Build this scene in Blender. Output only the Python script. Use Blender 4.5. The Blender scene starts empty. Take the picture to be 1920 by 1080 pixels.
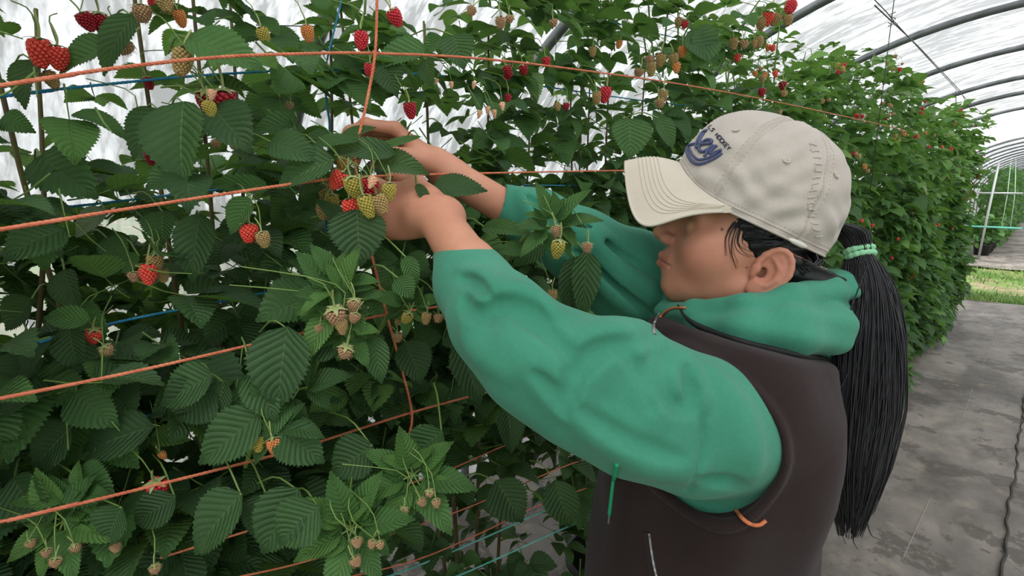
import bpy, math, random
import numpy as np
from mathutils import Vector, Matrix
random.seed(7); rng = np.random.default_rng(7)
S = bpy.context.scene; COL = S.collection
# ---------------- camera ----------------
FPX = 1000.0; PIT = math.radians(11); AZ = math.radians(45)
CP = np.array([0, 0, 1.55])
CR = np.array([math.cos(AZ), math.sin(AZ), 0]); CH = np.array([-math.sin(AZ), math.cos(AZ), 0]); CZ = np.array([0, 0, 1.0])
CF = CH*math.cos(PIT) - CZ*math.sin(PIT); CU = CH*math.sin(PIT) + CZ*math.cos(PIT)
cd = bpy.data.cameras.new('camera'); cam = bpy.data.objects.new('camera', cd); COL.objects.link(cam)
cd.sensor_width = 36; cd.lens = 36*FPX/1920; cd.clip_start = 0.02; cd.clip_end = 300
cam.location = CP; cam.rotation_euler = (math.radians(90)-PIT, 0, AZ); S.camera = cam
def ray(x, y): return CF + CR*((x-960)/FPX) + CU*((540-y)/FPX)
def P(x, y, d): return CP + ray(x, y)*d               # measured place: pixel + distance along the view axis
def proj(q):
    q = np.asarray(q) - CP; d = q@CF
    return 960+FPX*(q@CR)/d, 540-FPX*(q@CU)/d, d
# ---------------- world, sun, exposure ----------------
W = bpy.data.worlds.new('overcast_sky'); S.world = W; W.use_nodes = True
nt = W.node_tree; nt.nodes.clear()
wo = nt.nodes.new('ShaderNodeOutputWorld'); bg = nt.nodes.new('ShaderNodeBackground')
tc = nt.nodes.new('ShaderNodeTexCoord'); sx = nt.nodes.new('ShaderNodeSeparateXYZ'); cr = nt.nodes.new('ShaderNodeValToRGB')
nt.links.new(tc.outputs['Generated'], sx.inputs[0]); nt.links.new(sx.outputs['Z'], cr.inputs[0])
cr.color_ramp.elements[0].position = 0.0; cr.color_ramp.elements[0].color = (.80, .83, .86, 1)
cr.color_ramp.elements[1].position = 0.9; cr.color_ramp.elements[1].color = (1.0, 1.0, 1.0, 1)
nt.links.new(cr.outputs[0], bg.inputs[0]); bg.inputs[1].default_value = 1.2; nt.links.new(bg.outputs[0], wo.inputs[0])
sl = bpy.data.lights.new('hazy_sun', 'SUN'); sl.energy = 3.2; sl.angle = math.radians(25); sl.color = (1, .98, .95)
so = bpy.data.objects.new('hazy_sun', sl); COL.objects.link(so); so.rotation_euler = (math.radians(22), math.radians(24), 0)
S.view_settings.view_transform = 'Standard'; S.view_settings.look = 'None'; S.view_settings.gamma = 1
S.view_settings.use_curve_mapping = False; S.view_settings.exposure = 0.3
S.cycles.max_bounces = 7; S.cycles.diffuse_bounces = 3; S.cycles.glossy_bounces = 2; S.cycles.transmission_bounces = 3; S.cycles.transparent_max_bounces = 8
S.cycles.use_denoising = True; S.cycles.use_adaptive_sampling = True; S.cycles.adaptive_threshold = 0.02
# ---------------- helpers ----------------
def lin(h):
    c = [int(h[i:i+2], 16)/255 for i in (0, 2, 4)]
    return tuple(v/12.92 if v <= .04045 else ((v+.055)/1.055)**2.4 for v in c) + (1,)
class NT:
    def __init__(s, name):
        s.m = bpy.data.materials.new(name); s.m.use_nodes = True; s.t = s.m.node_tree
        s.b = s.t.nodes['Principled BSDF']; s.out = s.t.nodes['Material Output']
    def n(s, typ, ins={}, **kw):
        o = s.t.nodes.new('ShaderNode'+typ)
        for k, v in kw.items(): setattr(o, k, v)
        for k, v in ins.items(): s.set(o.inputs[k], v)
        return o
    def set(s, sock, v):
        if isinstance(v, bpy.types.NodeSocket): s.t.links.new(v, sock)
        elif isinstance(v, bpy.types.Node): s.t.links.new(v.outputs[0], sock)
        else: sock.default_value = v
    def p(s, **kw):
        for k, v in kw.items(): s.set(s.b.inputs[k.replace('_', ' ')], v)
    def math(s, op, a, b=0.0, c=0.0, clamp=False):
        o = s.n('Math', {0: a, 1: b, 2: c}, operation=op); o.use_clamp = clamp; return o.outputs[0]
    def noise(s, scale, vec=None, detail=3, rough=.5):
        o = s.n('TexNoise', {'Scale': scale, 'Detail': detail, 'Roughness': rough})
        if vec is not None: s.set(o.inputs['Vector'], vec)
        return o.outputs['Fac']
    def ramp(s, fac, stops):
        o = s.n('ValToRGB', {0: fac}); e = o.color_ramp.elements
        while len(e) < len(stops): e.new(.5)
        for i, (pp, c) in enumerate(stops): e[i].position = pp; e[i].color = c if len(c) == 4 else tuple(c)+(1,)
        return o.outputs[0]
    def mix(s, f, a, b, mode='MIX'):
        o = s.n('Mix', data_type='RGBA', blend_type=mode); s.set(o.inputs[0], f); s.set(o.inputs[6], a); s.set(o.inputs[7], b); return o.outputs[2]
    def bump(s, h, strength=.3, dist=.002):
        o = s.n('Bump', {'Height': h, 'Strength': strength, 'Distance': dist}); s.set(s.b.inputs['Normal'], o.outputs[0]); return o
    def obj(s): return s.n('TexCoord').outputs['Object']
def simple(name, col, rough=.6, metal=0, bump=None, var=None, spec=.5):
    k = NT(name); k.p(Base_Color=col, Roughness=rough, Metallic=metal); k.b.inputs['Specular IOR Level'].default_value = spec
    if var: k.p(Base_Color=k.ramp(k.noise(var[0], k.obj(), 4), [(.3, col), (.7, var[1])]))
    if bump: k.bump(k.noise(bump[0], k.obj(), 4), bump[1], bump[2])
    return k.m
def mesh_np(name, v, quads=None, tris=None, smooth=True):
    me = bpy.data.meshes.new(name); v = np.ascontiguousarray(v, dtype=np.float32)
    me.vertices.add(len(v)); me.vertices.foreach_set('co', v.ravel())
    q = np.zeros((0, 4), np.int32) if quads is None else np.asarray(quads, np.int32).reshape(-1, 4)
    t = np.zeros((0, 3), np.int32) if tris is None else np.asarray(tris, np.int32).reshape(-1, 3)
    loops = np.concatenate([q.ravel(), t.ravel()]).astype(np.int32)
    st = np.concatenate([np.arange(len(q))*4, len(q)*4+np.arange(len(t))*3]).astype(np.int32)
    me.loops.add(len(loops)); me.loops.foreach_set('vertex_index', loops)
    me.polygons.add(len(st)); me.polygons.foreach_set('loop_start', st)
    me.update(calc_edges=True); me.validate()
    if smooth: me.polygons.foreach_set('use_smooth', np.ones(len(me.polygons), bool))
    return me
def link(name, me, mat=None, parent=None, loc=None, **props):
    o = bpy.data.objects.new(name, me); COL.objects.link(o)
    if mat is not None and me is not None and not me.materials: me.materials.append(mat)
    if parent is not None: o.parent = parent
    if loc is not None: o.location = loc
    for k, v in props.items(): o[k] = v
    return o
def empty(name, loc, **props): return link(name, None, loc=loc, **props)
class MB:                                   # collects quads and triangles into one mesh
    def __init__(s): s.v = []; s.q = []; s.t = []; s.n = 0
    def add(s, v, q=None, t=None):
        v = np.asarray(v, float).reshape(-1, 3); s.v.append(v)
        if q is not None and len(q): s.q.append(np.asarray(q).reshape(-1, 4)+s.n)
        if t is not None and len(t): s.t.append(np.asarray(t).reshape(-1, 3)+s.n)
        s.n += len(v); return s
    def tube(s, pts, r, k=8, cap=True):
        pts = np.asarray(pts, float); n = len(pts); r = np.broadcast_to(np.asarray(r, float), (n,))
        T = np.gradient(pts, axis=0); T /= np.linalg.norm(T, axis=1, keepdims=True)+1e-12
        a = np.array([0, 0, 1.]) if abs(T[0][2]) < .9 else np.array([1., 0, 0])
        N = []; u = np.cross(T[0], a)
        for i in range(n):
            u = u - T[i]*(u@T[i]); u /= np.linalg.norm(u)+1e-12; N.append(u.copy())
        N = np.array(N); B = np.cross(T, N); th = np.arange(k)*2*math.pi/k
        ring = pts[:, None]+r[:, None, None]*(N[:, None]*np.cos(th)[None, :, None]+B[:, None]*np.sin(th)[None, :, None])
        i = np.arange(n-1)[:, None]*k; j = np.arange(k)[None]; j2 = (j+1) % k
        q = np.stack([i+j, i+j2, i+k+j2, i+k+j], -1).reshape(-1, 4)
        v = ring.reshape(-1, 3); t = []
        if cap:
            v = np.vstack([v, pts[0], pts[-1]]); c0 = n*k; c1 = n*k+1
            jj = np.arange(k); t = np.vstack([np.stack([np.full(k, c0), (jj+1) % k, jj], -1), np.stack([np.full(k, c1), (n-1)*k+jj, (n-1)*k+(jj+1) % k], -1)])
        return s.add(v, q, t)
    def box(s, c, sz, ax=None):
        ax = np.eye(3) if ax is None else np.asarray(ax, float); sg = np.array([[x, y, z] for x in (-1, 1) for y in (-1, 1) for z in (-1, 1)])*.5
        v = np.asarray(c)+(sg*np.asarray(sz))@ax
        return s.add(v, [[0, 1, 3, 2], [4, 6, 7, 5], [0, 4, 5, 1], [2, 3, 7, 6], [0, 2, 6, 4], [1, 5, 7, 3]])
    def grid(s, G, flip=False):             # G: (n,m,3)
        n, m = G.shape[:2]; i = np.arange(n-1)[:, None]*m; j = np.arange(m-1)[None]
        q = np.stack([i+j, i+j+1, i+m+j+1, i+m+j], -1).reshape(-1, 4)
        return s.add(G.reshape(-1, 3), q[:, ::-1] if flip else q)
    def mesh(s, name, smooth=True, base=None):
        v = np.vstack(s.v)
        if base is not None: v = v-np.asarray(base)
        return mesh_np(name, v, np.vstack(s.q) if s.q else None, np.vstack(s.t) if s.t else None, smooth)
def spline(pts, n):                         # Catmull-Rom through the points
    p = np.asarray(pts, float); p = np.vstack([2*p[0]-p[1], p, 2*p[-1]-p[-2]]); m = len(p)-3
    t = np.linspace(0, m-1e-9, n); i = t.astype(int); u = (t-i)[:, None]
    a, b, c, d = p[i], p[i+1], p[i+2], p[i+3]
    return .5*((2*b)+(-a+c)*u+(2*a-5*b+4*c-d)*u**2+(-a+3*b-3*c+d)*u**3)
def nrmz(a): a = np.asarray(a, float); return a/(np.linalg.norm(a)+1e-12)
def ico(r=1.0, sub=1):
    t = (1+5**.5)/2; v = [(-1, t, 0), (1, t, 0), (-1, -t, 0), (1, -t, 0), (0, -1, t), (0, 1, t), (0, -1, -t), (0, 1, -t), (t, 0, -1), (t, 0, 1), (-t, 0, -1), (-t, 0, 1)]
    v = [np.array(nrmz(a)) for a in v]; f = [(0, 11, 5), (0, 5, 1), (0, 1, 7), (0, 7, 10), (0, 10, 11), (1, 5, 9), (5, 11, 4), (11, 10, 2), (10, 7, 6), (7, 1, 8), (3, 9, 4), (3, 4, 2), (3, 2, 6), (3, 6, 8), (3, 8, 9), (4, 9, 5), (2, 4, 11), (6, 2, 10), (8, 6, 7), (9, 8, 1)]
    for _ in range(sub):
        c = {}; nf = []
        def m(a, b):
            k = (min(a, b), max(a, b))
            if k not in c: c[k] = len(v); v.append(nrmz(v[a]+v[b]))
            return c[k]
        for a, b, d in f: x, y, z = m(a, b), m(b, d), m(d, a); nf += [(a, x, z), (b, y, x), (d, z, y), (x, y, z)]
        f = nf
    return np.array(v)*r, np.array(f)
# ================= SETTING: ground, tunnel film, hoops =================
def ground_mat():
    k = NT('woven_ground_cover'); o = k.obj(); s = k.n('SeparateXYZ', {0: o})
    n1 = k.noise(1.6, o, 6, .6); n2 = k.noise(7, o, 5, .65); n3 = k.noise(40, o, 3)
    mp = k.n('Mapping', {'Vector': o, 'Scale': (1.6, .7, 1)}); n4 = k.noise(1.7, mp.outputs[0], 5, .6)
    c = k.ramp(n1, [(.34, lin('6a625c')), (.48, lin('8b837c')), (.66, lin('a59b93'))])
    c = k.mix(k.ramp(n4, [(.50, (0, 0, 0)), (.62, (.75, .75, .75))]), c, lin('5d564f'))
    c = k.mix(k.ramp(n2, [(.55, (0, 0, 0)), (.68, (.5, .5, .5))]), c, lin('b3a795'))
    c = k.mix(k.ramp(n3, [(.70, (0, 0, 0)), (.74, (.8, .8, .8))]), c, lin('453f37'))
    pd = k.noise(2.6, o, 7, .72); c = k.mix(k.ramp(pd, [(.54, (0, 0, 0)), (.565, (.7, .7, .7)), (.62, (.8, .8, .8)), (.65, (.1, .1, .1))]), c, lin('5b544d'))
    wv = k.n('TexWave', {'Vector': o, 'Scale': 300.0, 'Distortion': .5}).outputs['Fac']
    wv2 = k.n('TexWave', {'Vector': o, 'Scale': 300.0, 'Distortion': .5}, bands_direction='Y').outputs['Fac']
    k.p(Base_Color=c, Roughness=k.ramp(n2, [(.35, (.32,)*3), (.6, (.6,)*3)]))
    h = k.math('ADD', k.math('MULTIPLY', k.math('ADD', wv, wv2), .1), k.math('ADD', n1, k.math('MULTIPLY', n4, .6)))
    k.bump(h, .5, .02); return k.m
M_ground = ground_mat()
def soil_mat():
    k = NT('brown_soil_path'); o = k.obj(); n = k.noise(3, o, 6, .65); n2 = k.noise(25, o, 4)
    c = k.ramp(n, [(.3, lin('6d5b46')), (.5, lin('97836a')), (.7, lin('b4a48c'))])
    c = k.mix(k.ramp(k.noise(1.3, o, 5, .7), [(.42, (0, 0, 0)), (.52, (1, 1, 1))]), c, k.ramp(n2, [(.3, lin('4c6a30')), (.7, lin('7f9a4e'))]))
    k.p(Base_Color=c, Roughness=.95); k.bump(n2, .6, .02); return k.m
M_soil = soil_mat()
def sheet(name, x0, x1, y0, y1, z, mat, n=2, amp=0.0, **kw):
    nx = max(2, int((x1-x0)/.15)) if amp else n; ny = max(2, int((y1-y0)/.15)) if amp else n
    X, Y = np.meshgrid(np.linspace(x0, x1, nx), np.linspace(y0, y1, ny), indexing='ij')
    Zz = np.full_like(X, z)
    if amp:
        for q in range(9):
            a, b, ph = rng.uniform(-9, 9, 3); Zz += amp/3*np.sin(a*X+b*.4*Y+ph)
        Zz -= Zz.min()-z
    b = MB(); b.grid(np.stack([X, Y, Zz], -1), True)
    return link(name, b.mesh(name), mat, **kw)
sheet('ground', -40, 40, -30, 90, -.06, M_soil, kind='structure')
g = sheet('floor', -3.2, .06, -3, 9.35, -.012, M_ground, amp=.012, kind='structure')
sheet('floor_strip', .055, 3.2, -3, 9.2, -.008, M_ground, amp=.012, kind='structure')
sheet('floor_far', -3.2, 3.2, 13.4, 60, -.02, M_ground, amp=.012, kind='structure')
b = MB(); b.grid(np.array([[[x, y, -.03+.003*math.sin(x*9)] for y in (9.1, 9.9, 10.7, 11.6, 12.6, 13.5)] for x in np.linspace(-6, 6, 40)]), True)
link('cross_path', b.mesh('cross_path'), M_soil, kind='structure')
# seam ridge and the thin light scratch in the fabric
M_seam = simple('dark_seam', lin('3a3733'), .7)
ys = np.linspace(-.5, 9.1, 240); b = MB()
b.tube(np.stack([.055+.006*np.sin(ys*7)+.004*np.sin(ys*31), ys, .019+.003*np.sin(ys*23)], -1), .0055, 6)
link('trim_1', b.mesh('fabric_seam'), M_seam, kind='structure')
ys = np.linspace(-.5, 9, 120); b = MB(); b.tube(np.stack([-.23+.01*np.sin(ys*2), ys, .015+.002*np.sin(ys*5)], -1), .0016, 5)
link('trim_2', b.mesh('pale_thread'), simple('pale_thread', lin('a39e96'), .7), kind='structure')
# kerb-like rolled edge of the ground cover
b = MB(); xs = np.linspace(-3.2, 3.2, 60); b.tube(np.stack([xs, 9.32-.13*(xs > .06)+.02*np.sin(xs*5), .004+0*xs], -1), .022, 6)
link('trim_3', b.mesh('rolled_edge'), simple('rolled_edge', lin('5b554d'), .8), kind='structure')
# grass: nobody could count the blades
def grass_mesh():
    N = 16000; x = rng.uniform(-3, 3, N); y = np.where(rng.random(N) < .5, rng.normal(9.85, .3, N), rng.normal(12.4, .65, N)); y = np.clip(y, 9.42, 13.6)
    h = rng.uniform(.03, .10, N); a = rng.uniform(0, 6.28, N); w = rng.uniform(.004, .009, N); ln = rng.normal(0, .03, (N, 2))
    dx, dy = np.cos(a)*w, np.sin(a)*w
    v = np.stack([np.stack([x-dx, y-dy, x*0-.03], -1), np.stack([x+dx, y+dy, x*0-.03], -1), np.stack([x+ln[:, 0], y+ln[:, 1], h-.03], -1)], 1).reshape(-1, 3)
    return mesh_np('grass', v, tris=np.arange(3*N).reshape(-1, 3), smooth=False)
kg = NT('grass_blades'); kg.p(Base_Color=kg.ramp(kg.noise(2.5, kg.obj(), 4), [(.3, lin('4f7532')), (.7, lin('8fae5e'))]), Roughness=.6)
link('grass', grass_mesh(), kg.m, kind='stuff', label='short green grass strip between the two tunnels', category='grass')
# polythene film
def film_mat():
    k = NT('clouded_polythene_film'); o = k.obj()
    mp = k.n('Mapping', {'Vector': o, 'Scale': (.45, 1.7, .45)})
    n1 = k.noise(9, mp.outputs[0], 6, .62); n2 = k.noise(34, mp.outputs[0], 3, .6); n3 = k.noise(1.2, o, 3)
    n = k.math('ADD', k.math('MULTIPLY', n1, .6), k.math('ADD', k.math('MULTIPLY', n2, .3), k.math('MULTIPLY', n3, .25)))
    f = k.ramp(n, [(.47, (0, 0, 0)), (.62, (1, 1, 1))])
    tr = k.n('BsdfTransparent', {'Color': (.93, .94, .95, 1)}); tl = k.n('BsdfTranslucent', {'Color': (.80, .82, .84, 1)})
    df = k.n('BsdfDiffuse', {'Color': (.42, .43, .45, 1)}); gl = k.n('BsdfGlossy', {'Color': (1, 1, 1, 1), 'Roughness': .3})
    a = k.n('MixShader', {0: k.math('MULTIPLY_ADD', f, .48, .18), 1: tl.outputs[0], 2: df.outputs[0]})
    c = k.n('MixShader', {0: k.math('MULTIPLY_ADD', f, .50, .48), 1: tr.outputs[0], 2: a.outputs[0]})
    k.t.links.new(c.outputs[0], k.out.inputs[0]); return k.m
M_film = film_mat()
AX, AA, AZ0, AH = 0.0, 2.0, 1.1, 1.42
def arch(t, off=0.0):                       # t 0..1 from left foot to right foot
    t = np.asarray(t, float); leg = .18
    th = math.pi*(1-(np.clip((t-leg)/(1-2*leg), 0, 1)))
    x = AX+(AA+off)*np.cos(th); z = AZ0+(AH+off)*np.sin(th)
    z = np.where(t < leg, AZ0*t/leg, np.where(t > 1-leg, AZ0*(1-t)/leg, z))
    return x, z
def film(name, y0, y1, hoops):
    t = np.linspace(0.0, 1, 120); ys = np.arange(y0, y1+.01, .08); x, z = arch(t, .025)
    hp = np.array(hoops); G = []
    for y in ys:
        dd = np.min(np.abs(hp-y)); sag = -.03*(1-math.exp(-dd*3))
        w = 1+sag/2+.004*np.sin(t*60+y*3)+.003*np.sin(t*130-y*17)
        G.append(np.stack([x*w, np.full_like(x, y), AZ0*(1-w)*(z > AZ0)+z*w+0*z], -1))
    b = MB(); b.grid(np.array(G)); return link(name, b.mesh(name), M_film, kind='structure')
H1 = [-1.9, .78, 1.65, 2.9, 4.15, 5.42, 6.85, 7.95, 9.45]; H2 = [15.0+1.35*i for i in range(20)]
film('ceiling', -1.9, 9.45, H1); film('ceiling_far', 15.0, H2[-1], H2)
M_pipe = simple('galvanised_pipe', lin('6d7174'), .45, .6, var=(14, lin('85888b')))
def hoop_mesh(r):
    x, z = arch(np.linspace(0, 1, 90)); b = MB(); b.tube(np.stack([x, 0*x, z], -1), r, 10); return b.mesh('hoop')
hm = hoop_mesh(.021)
names = {1: 'grey steel tunnel hoop whose leg shows through the leaves at the upper left', 3: 'grey steel tunnel hoop arching highest, cut by the top edge above the row',
         4: 'grey steel tunnel hoop, widest complete arc, second from the top edge', 5: 'grey steel tunnel hoop, third arc from the top right corner',
         6: 'grey steel tunnel hoop, fourth arc, just over the thinning row top', 7: 'thin grey hoop right before the tunnel mouth', 8: 'last hoop of the near tunnel framing its open mouth'}
for i, y in enumerate(H1):
    if i in (0,): continue
    lab = names.get(i)
    if i == 2: lab = 'grey steel tunnel hoop hidden behind the leafiest part of the row'
    link('tunnel_hoop', hm, M_pipe, loc=(0, y, 0), label=lab, category='tunnel hoop', group='steel hoops carrying the film')
for y in H2:
    link('tunnel_hoop', hm, M_pipe, loc=(0, y, 0), label='distant grey hoop of the second tunnel beyond the grass strip', category='tunnel hoop', group='hoops of the second tunnel')
# post at the far left and wires under the roof
b = MB(); b.tube([P(50, 580, 1.9), P(34, 535, 1.86), P(18, 490, 1.8)], .018, 8); 
pb = P(50, 580, 1.9); b.tube([[pb[0]+.02, pb[1], -.01], pb], .018, 8)
link('support_post', b.mesh('post'), M_pipe, label='slanting grey post behind the leaves at the left edge', category='post')
M_wire = simple('wire', lin('5a5a5c'), .5, .5)
def onY(x, y, Y): r = ray(x, y); return CP+r*(Y/r[1])
def onX(x, y, X): r = ray(x, y); return CP+r*(X/r[0])
w0 = onY(1672, 35, 3.0)
b = MB(); b.tube([[w0[0]-.02, .8, w0[2]+.03], [w0[0], 2.9, w0[2]+.005], w0, [w0[0]-.01, 5.4, w0[2]-.02], [w0[0]-.02, 9.4, w0[2]-.01]], .0022, 5)
link('overhead_wire', b.mesh('wire'), M_wire, label='thin dark wire running along under the roof beside the row', category='wire')
b = MB(); b.tube([w0+[0, 0, .12], w0, w0+[0, 0, -.75]], .002, 5)
for q in range(7): b.tube([w0+[.012*math.cos(q*2), .012*math.sin(q*2), .025-.008*q], w0+[-.012*math.cos(q), .01, .02-.008*q]], .002, 4)
link('hanging_string', b.mesh('string'), M_wire, label='knotted string hanging from the roof wire, nearest and longest', category='string')
w1 = onY(1788, 120, 6.85)
b = MB(); b.tube([w1, onY(1792, 160, 6.85), onY(1793, 215, 6.85)], .003, 5)
link('hanging_string', b.mesh('string'), M_wire, label='short string hanging from the fourth hoop over the row', category='string')
b = MB(); b.tube([onY(1640, 10, 2.95), onY(1720, 85, 4.1), onY(1800, 170, 6.8), onY(1822, 210, 8.5)], .003, 5)
link('overhead_wire', b.mesh('wire'), M_wire, label='second slack wire sloping below the hoops above the row', category='wire')
# trellis arm at the row's end
b = MB(); a0 = onX(1790, 240, -.9); a1 = P(1834, 235, a0@CF-CP@CF-.2)
b.box((a0+a1)/2, (np.linalg.norm(a1-a0)+.1, .03, .03), [(a1-a0)/np.linalg.norm(a1-a0), [0, 1, 0], [0, 0, 1]])
b.tube([[-.95, 8.05, -.01], [-.95, 8.0, 2.2]], .02, 8)
link('trellis_post', b.mesh('post'), M_pipe, label='post with dark cross arm sticking out at the far end of the near row', category='post')
# ================= RASPBERRY ROW =================
def leaf_mat(name, lowdetail=False):
    k = NT(name); uv = k.n('UVMap', uv_map='UVMap').outputs[0]; s = k.n('SeparateXYZ', {0: uv})
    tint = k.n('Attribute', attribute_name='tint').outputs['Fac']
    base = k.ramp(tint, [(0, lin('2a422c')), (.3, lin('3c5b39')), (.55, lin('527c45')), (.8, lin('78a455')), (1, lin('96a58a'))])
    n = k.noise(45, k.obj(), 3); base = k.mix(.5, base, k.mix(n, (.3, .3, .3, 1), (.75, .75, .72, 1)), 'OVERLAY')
    if not lowdetail:
        au = k.math('ABSOLUTE', k.math('MULTIPLY_ADD', s.outputs[0], 2.0, -1.0))
        ph = k.math('SUBTRACT', k.math('MULTIPLY', s.outputs[1], 10.0), k.math('MULTIPLY', au, 2.6))
        tri = k.math('PINGPONG', ph, .5)            # 0 on a vein, .5 between
        vein = k.math('SUBTRACT', 1.0, k.math('MULTIPLY', tri, 9.0), clamp=True)
        mid = k.math('SUBTRACT', 1.0, k.math('MULTIPLY', au, 22.0), clamp=True)
        vv = k.math('MAXIMUM', k.math('MULTIPLY', vein, .55), mid)
        base = k.mix(k.math('MULTIPLY', vv, .35), base, lin('93b070'))
        h = k.math('ADD', k.math('SQRT', k.math('MULTIPLY', tri, 2.0)), k.math('MULTIPLY', k.noise(400, k.obj(), 2), .25))
        h = k.math('SUBTRACT', h, k.math('MULTIPLY', mid, .6)); bp = k.bump(h, .75, .0022)
    k.p(Base_Color=base, Roughness=.52); k.b.inputs['Specular IOR Level'].default_value = .28
    tl = k.n('BsdfTranslucent', {'Color': k.mix(.5, base, lin('8fc040'), 'MIX')}); 
    mx = k.n('MixShader', {0: .30, 1: k.b.outputs[0], 2: tl.outputs[0]}); k.t.links.new(mx.outputs[0], k.out.inputs[0]); return k.m
M_leaf = leaf_mat('raspberry_leaf'); M_leaf_far = leaf_mat('raspberry_leaf_small', True)
def leaf_tpl(rows, half, teeth, fold=.22, pleat=.012):
    """unit leaflet along +Y, normal +Z, half-width 0.5; returns verts, uv, quads"""
    v = []; uv = []; rr = np.linspace(0, 1, rows+1)
    for i, t in enumerate(rr):
        w = .5*(math.sin(math.pi*min(1, t**.72)))**.75*(1-.28*t)*1.18
        if t > .86: w *= .80
        if t >= 1: w = 0.004
        if t <= 0: w = .02
        tooth = (1 if i % 2 else 0) if teeth else .5
        for j in range(-half, half+1):
            a = j/half; ww = w*a
            if abs(j) == half: ww *= 1+.13*tooth; y = t+(.022*tooth if teeth else 0)
            else: y = t
            z = abs(a)**1.2*w*fold*1.7-.0*t
            y2 = y
            if half > 1: z += pleat*math.sin((t*10-abs(a)*2.6)*2*math.pi)*min(1, abs(a)*3)*(1-abs(a)*.3)*(w*2)
            z += -.05*abs(a)**3*math.sin(t*9)*.3
            v.append((ww, y2, z)); uv.append((.5+.5*a, t))
    m = 2*half+1; q = [[i*m+j, i*m+j+1, (i+1)*m+j+1, (i+1)*m+j] for i in range(rows) for j in range(m-1)]
    return np.array(v), np.array(uv), np.array(q)
TPL = {'hi': leaf_tpl(34, 4, True), 'mid': leaf_tpl(18, 2, True, pleat=.0), 'lo': leaf_tpl(8, 1, True)}
class Leaves:
    def __init__(s): s.L = {k: [] for k in TPL}; s.st = MB(); s.has = False
    def leaf(s, base, tip, nrm, width, tint, lod, droop=.12):
        s.L[lod].append((base, tip, nrm, width, tint, droop))
    def stalk(s, pts, r, k=4): s.st.tube(pts, r, k, cap=False); s.has = True
    def build(s, name, parent, base, mat):
        V = []; Q = []; UV = []; T = []; n = 0
        for lod, items in s.L.items():
            if not items: continue
            v, uv, q = TPL[lod]; B = np.array([i[0] for i in items]); E = np.array([i[1] for i in items]); N = np.array([i[2] for i in items])
            wd = np.array([i[3] for i in items]); ti = np.array([i[4] for i in items]); dr = np.array([i[5] for i in items])
            Y = E-B; ln = np.linalg.norm(Y, axis=1); Y /= ln[:, None]; N = N-Y*np.sum(N*Y, 1)[:, None]; N /= np.linalg.norm(N, axis=1)[:, None]+1e-9; X = np.cross(Y, N)
            vy = v[None, :, 1]; sag = -dr[:, None]*ln[:, None]*(vy**2-vy*.9)*1.6
            zz = v[None, :, 2]*wd[:, None]+sag
            zz += (rng.normal(0, .06, len(items))[:, None]*v[None, :, 0]*np.sin(vy*3))*wd[:, None]*2
            W = B[:, None]+X[:, None]*(v[None, :, 0, None]*wd[:, None, None])+Y[:, None]*(vy[..., None]*ln[:, None, None])+N[:, None]*zz[..., None]
            M = len(items); k = len(v); V.append(W.reshape(-1, 3)); Q.append((q[None]+(np.arange(M)*k)[:, None, None]).reshape(-1, 4)+n)
            UV.append(np.tile(uv, (M, 1))); T.append(np.repeat(ti, k)); n += M*k
        V = np.vstack(V)-base; Q = np.vstack(Q); UV = np.vstack(UV); T = np.concatenate(T)
        me = mesh_np(name, V, Q); l = me.uv_layers.new(name='UVMap'); idx = np.zeros(len(me.loops), np.int32); me.loops.foreach_get('vertex_index', idx)
        l.data.foreach_set('uv', UV[idx].astype(np.float32).ravel()); at = me.attributes.new('tint', 'FLOAT', 'POINT'); at.data.foreach_set('value', T.astype(np.float32))
        o = link(name, me, mat, parent); return o
def nrmz(a): a = np.asarray(a, float); return a/(np.linalg.norm(a)+1e-12)
M_cane = simple('raspberry_cane', lin('5d4a33'), .7, var=(18, lin('6f6a3c')), bump=(160, .3, .002))
M_stalk = simple('green_stalk', lin('627f3e'), .55, var=(30, lin('7c994c')))
M_pot = simple('black_plastic_pot', lin('1d1d1e'), .45)
# keep the random leaves clear of the picker: capsules (a, b, radius)
KEEP = [(P(850, 475, .62), P(985, 660, .47), .075), (P(985, 660, .47), P(1390, 790, .52), .11), (P(700, 400, .66), P(850, 475, .62), .05),
        (P(720, 275, .76), P(930, 385, .78), .045), (P(930, 385, .78), P(1120, 470, .80), .06), (P(1120, 470, .80), P(1300, 560, .84), .085), (P(1400, 420, .68), P(1400, 420, .68), .17),
        (P(1190, 360, .73), P(1300, 360, .7), .07), (np.array([-.2, .68, 1.35]), np.array([-.2, .68, 0]), .26), (P(1600, 480, .6), P(1640, 1000, .6), .08)]
KA = np.array([k[0] for k in KEEP]); KB = np.array([k[1] for k in KEEP]); KR = np.array([k[2] for k in KEEP])
def blocked(p):
    d = KB-KA; t = np.clip(np.sum((p-KA)*d, 1)/(np.sum(d*d, 1)+1e-9), 0, 1); return np.any(np.linalg.norm(p-(KA+d*t[:, None]), axis=1) < KR)
# hands and berry cluster must stay in sight, as in the photo: leaves there were pushed aside
def in_view_of_hands(p):
    x, y, d = proj(p)
    if 790 < x < 1110 and 840 < y < 1090 and d < 1.5 and rng.random() < .40: return True
    if 770 < x < 1090 and 600 < y < 850 and d < .86 and rng.random() < .12: return True
    if d > .8: return False
    for (x0, y0, x1, y1, dd) in ((690, 235, 960, 330, .80), (760, 300, 960, 440, .84), (610, 310, 850, 470, .68), (800, 420, 1010, 800, .62), (600, 290, 760, 430, .64)):
        if x0 < x < x1 and y0 < y < y1 and d < dd: return True
    return False
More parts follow.
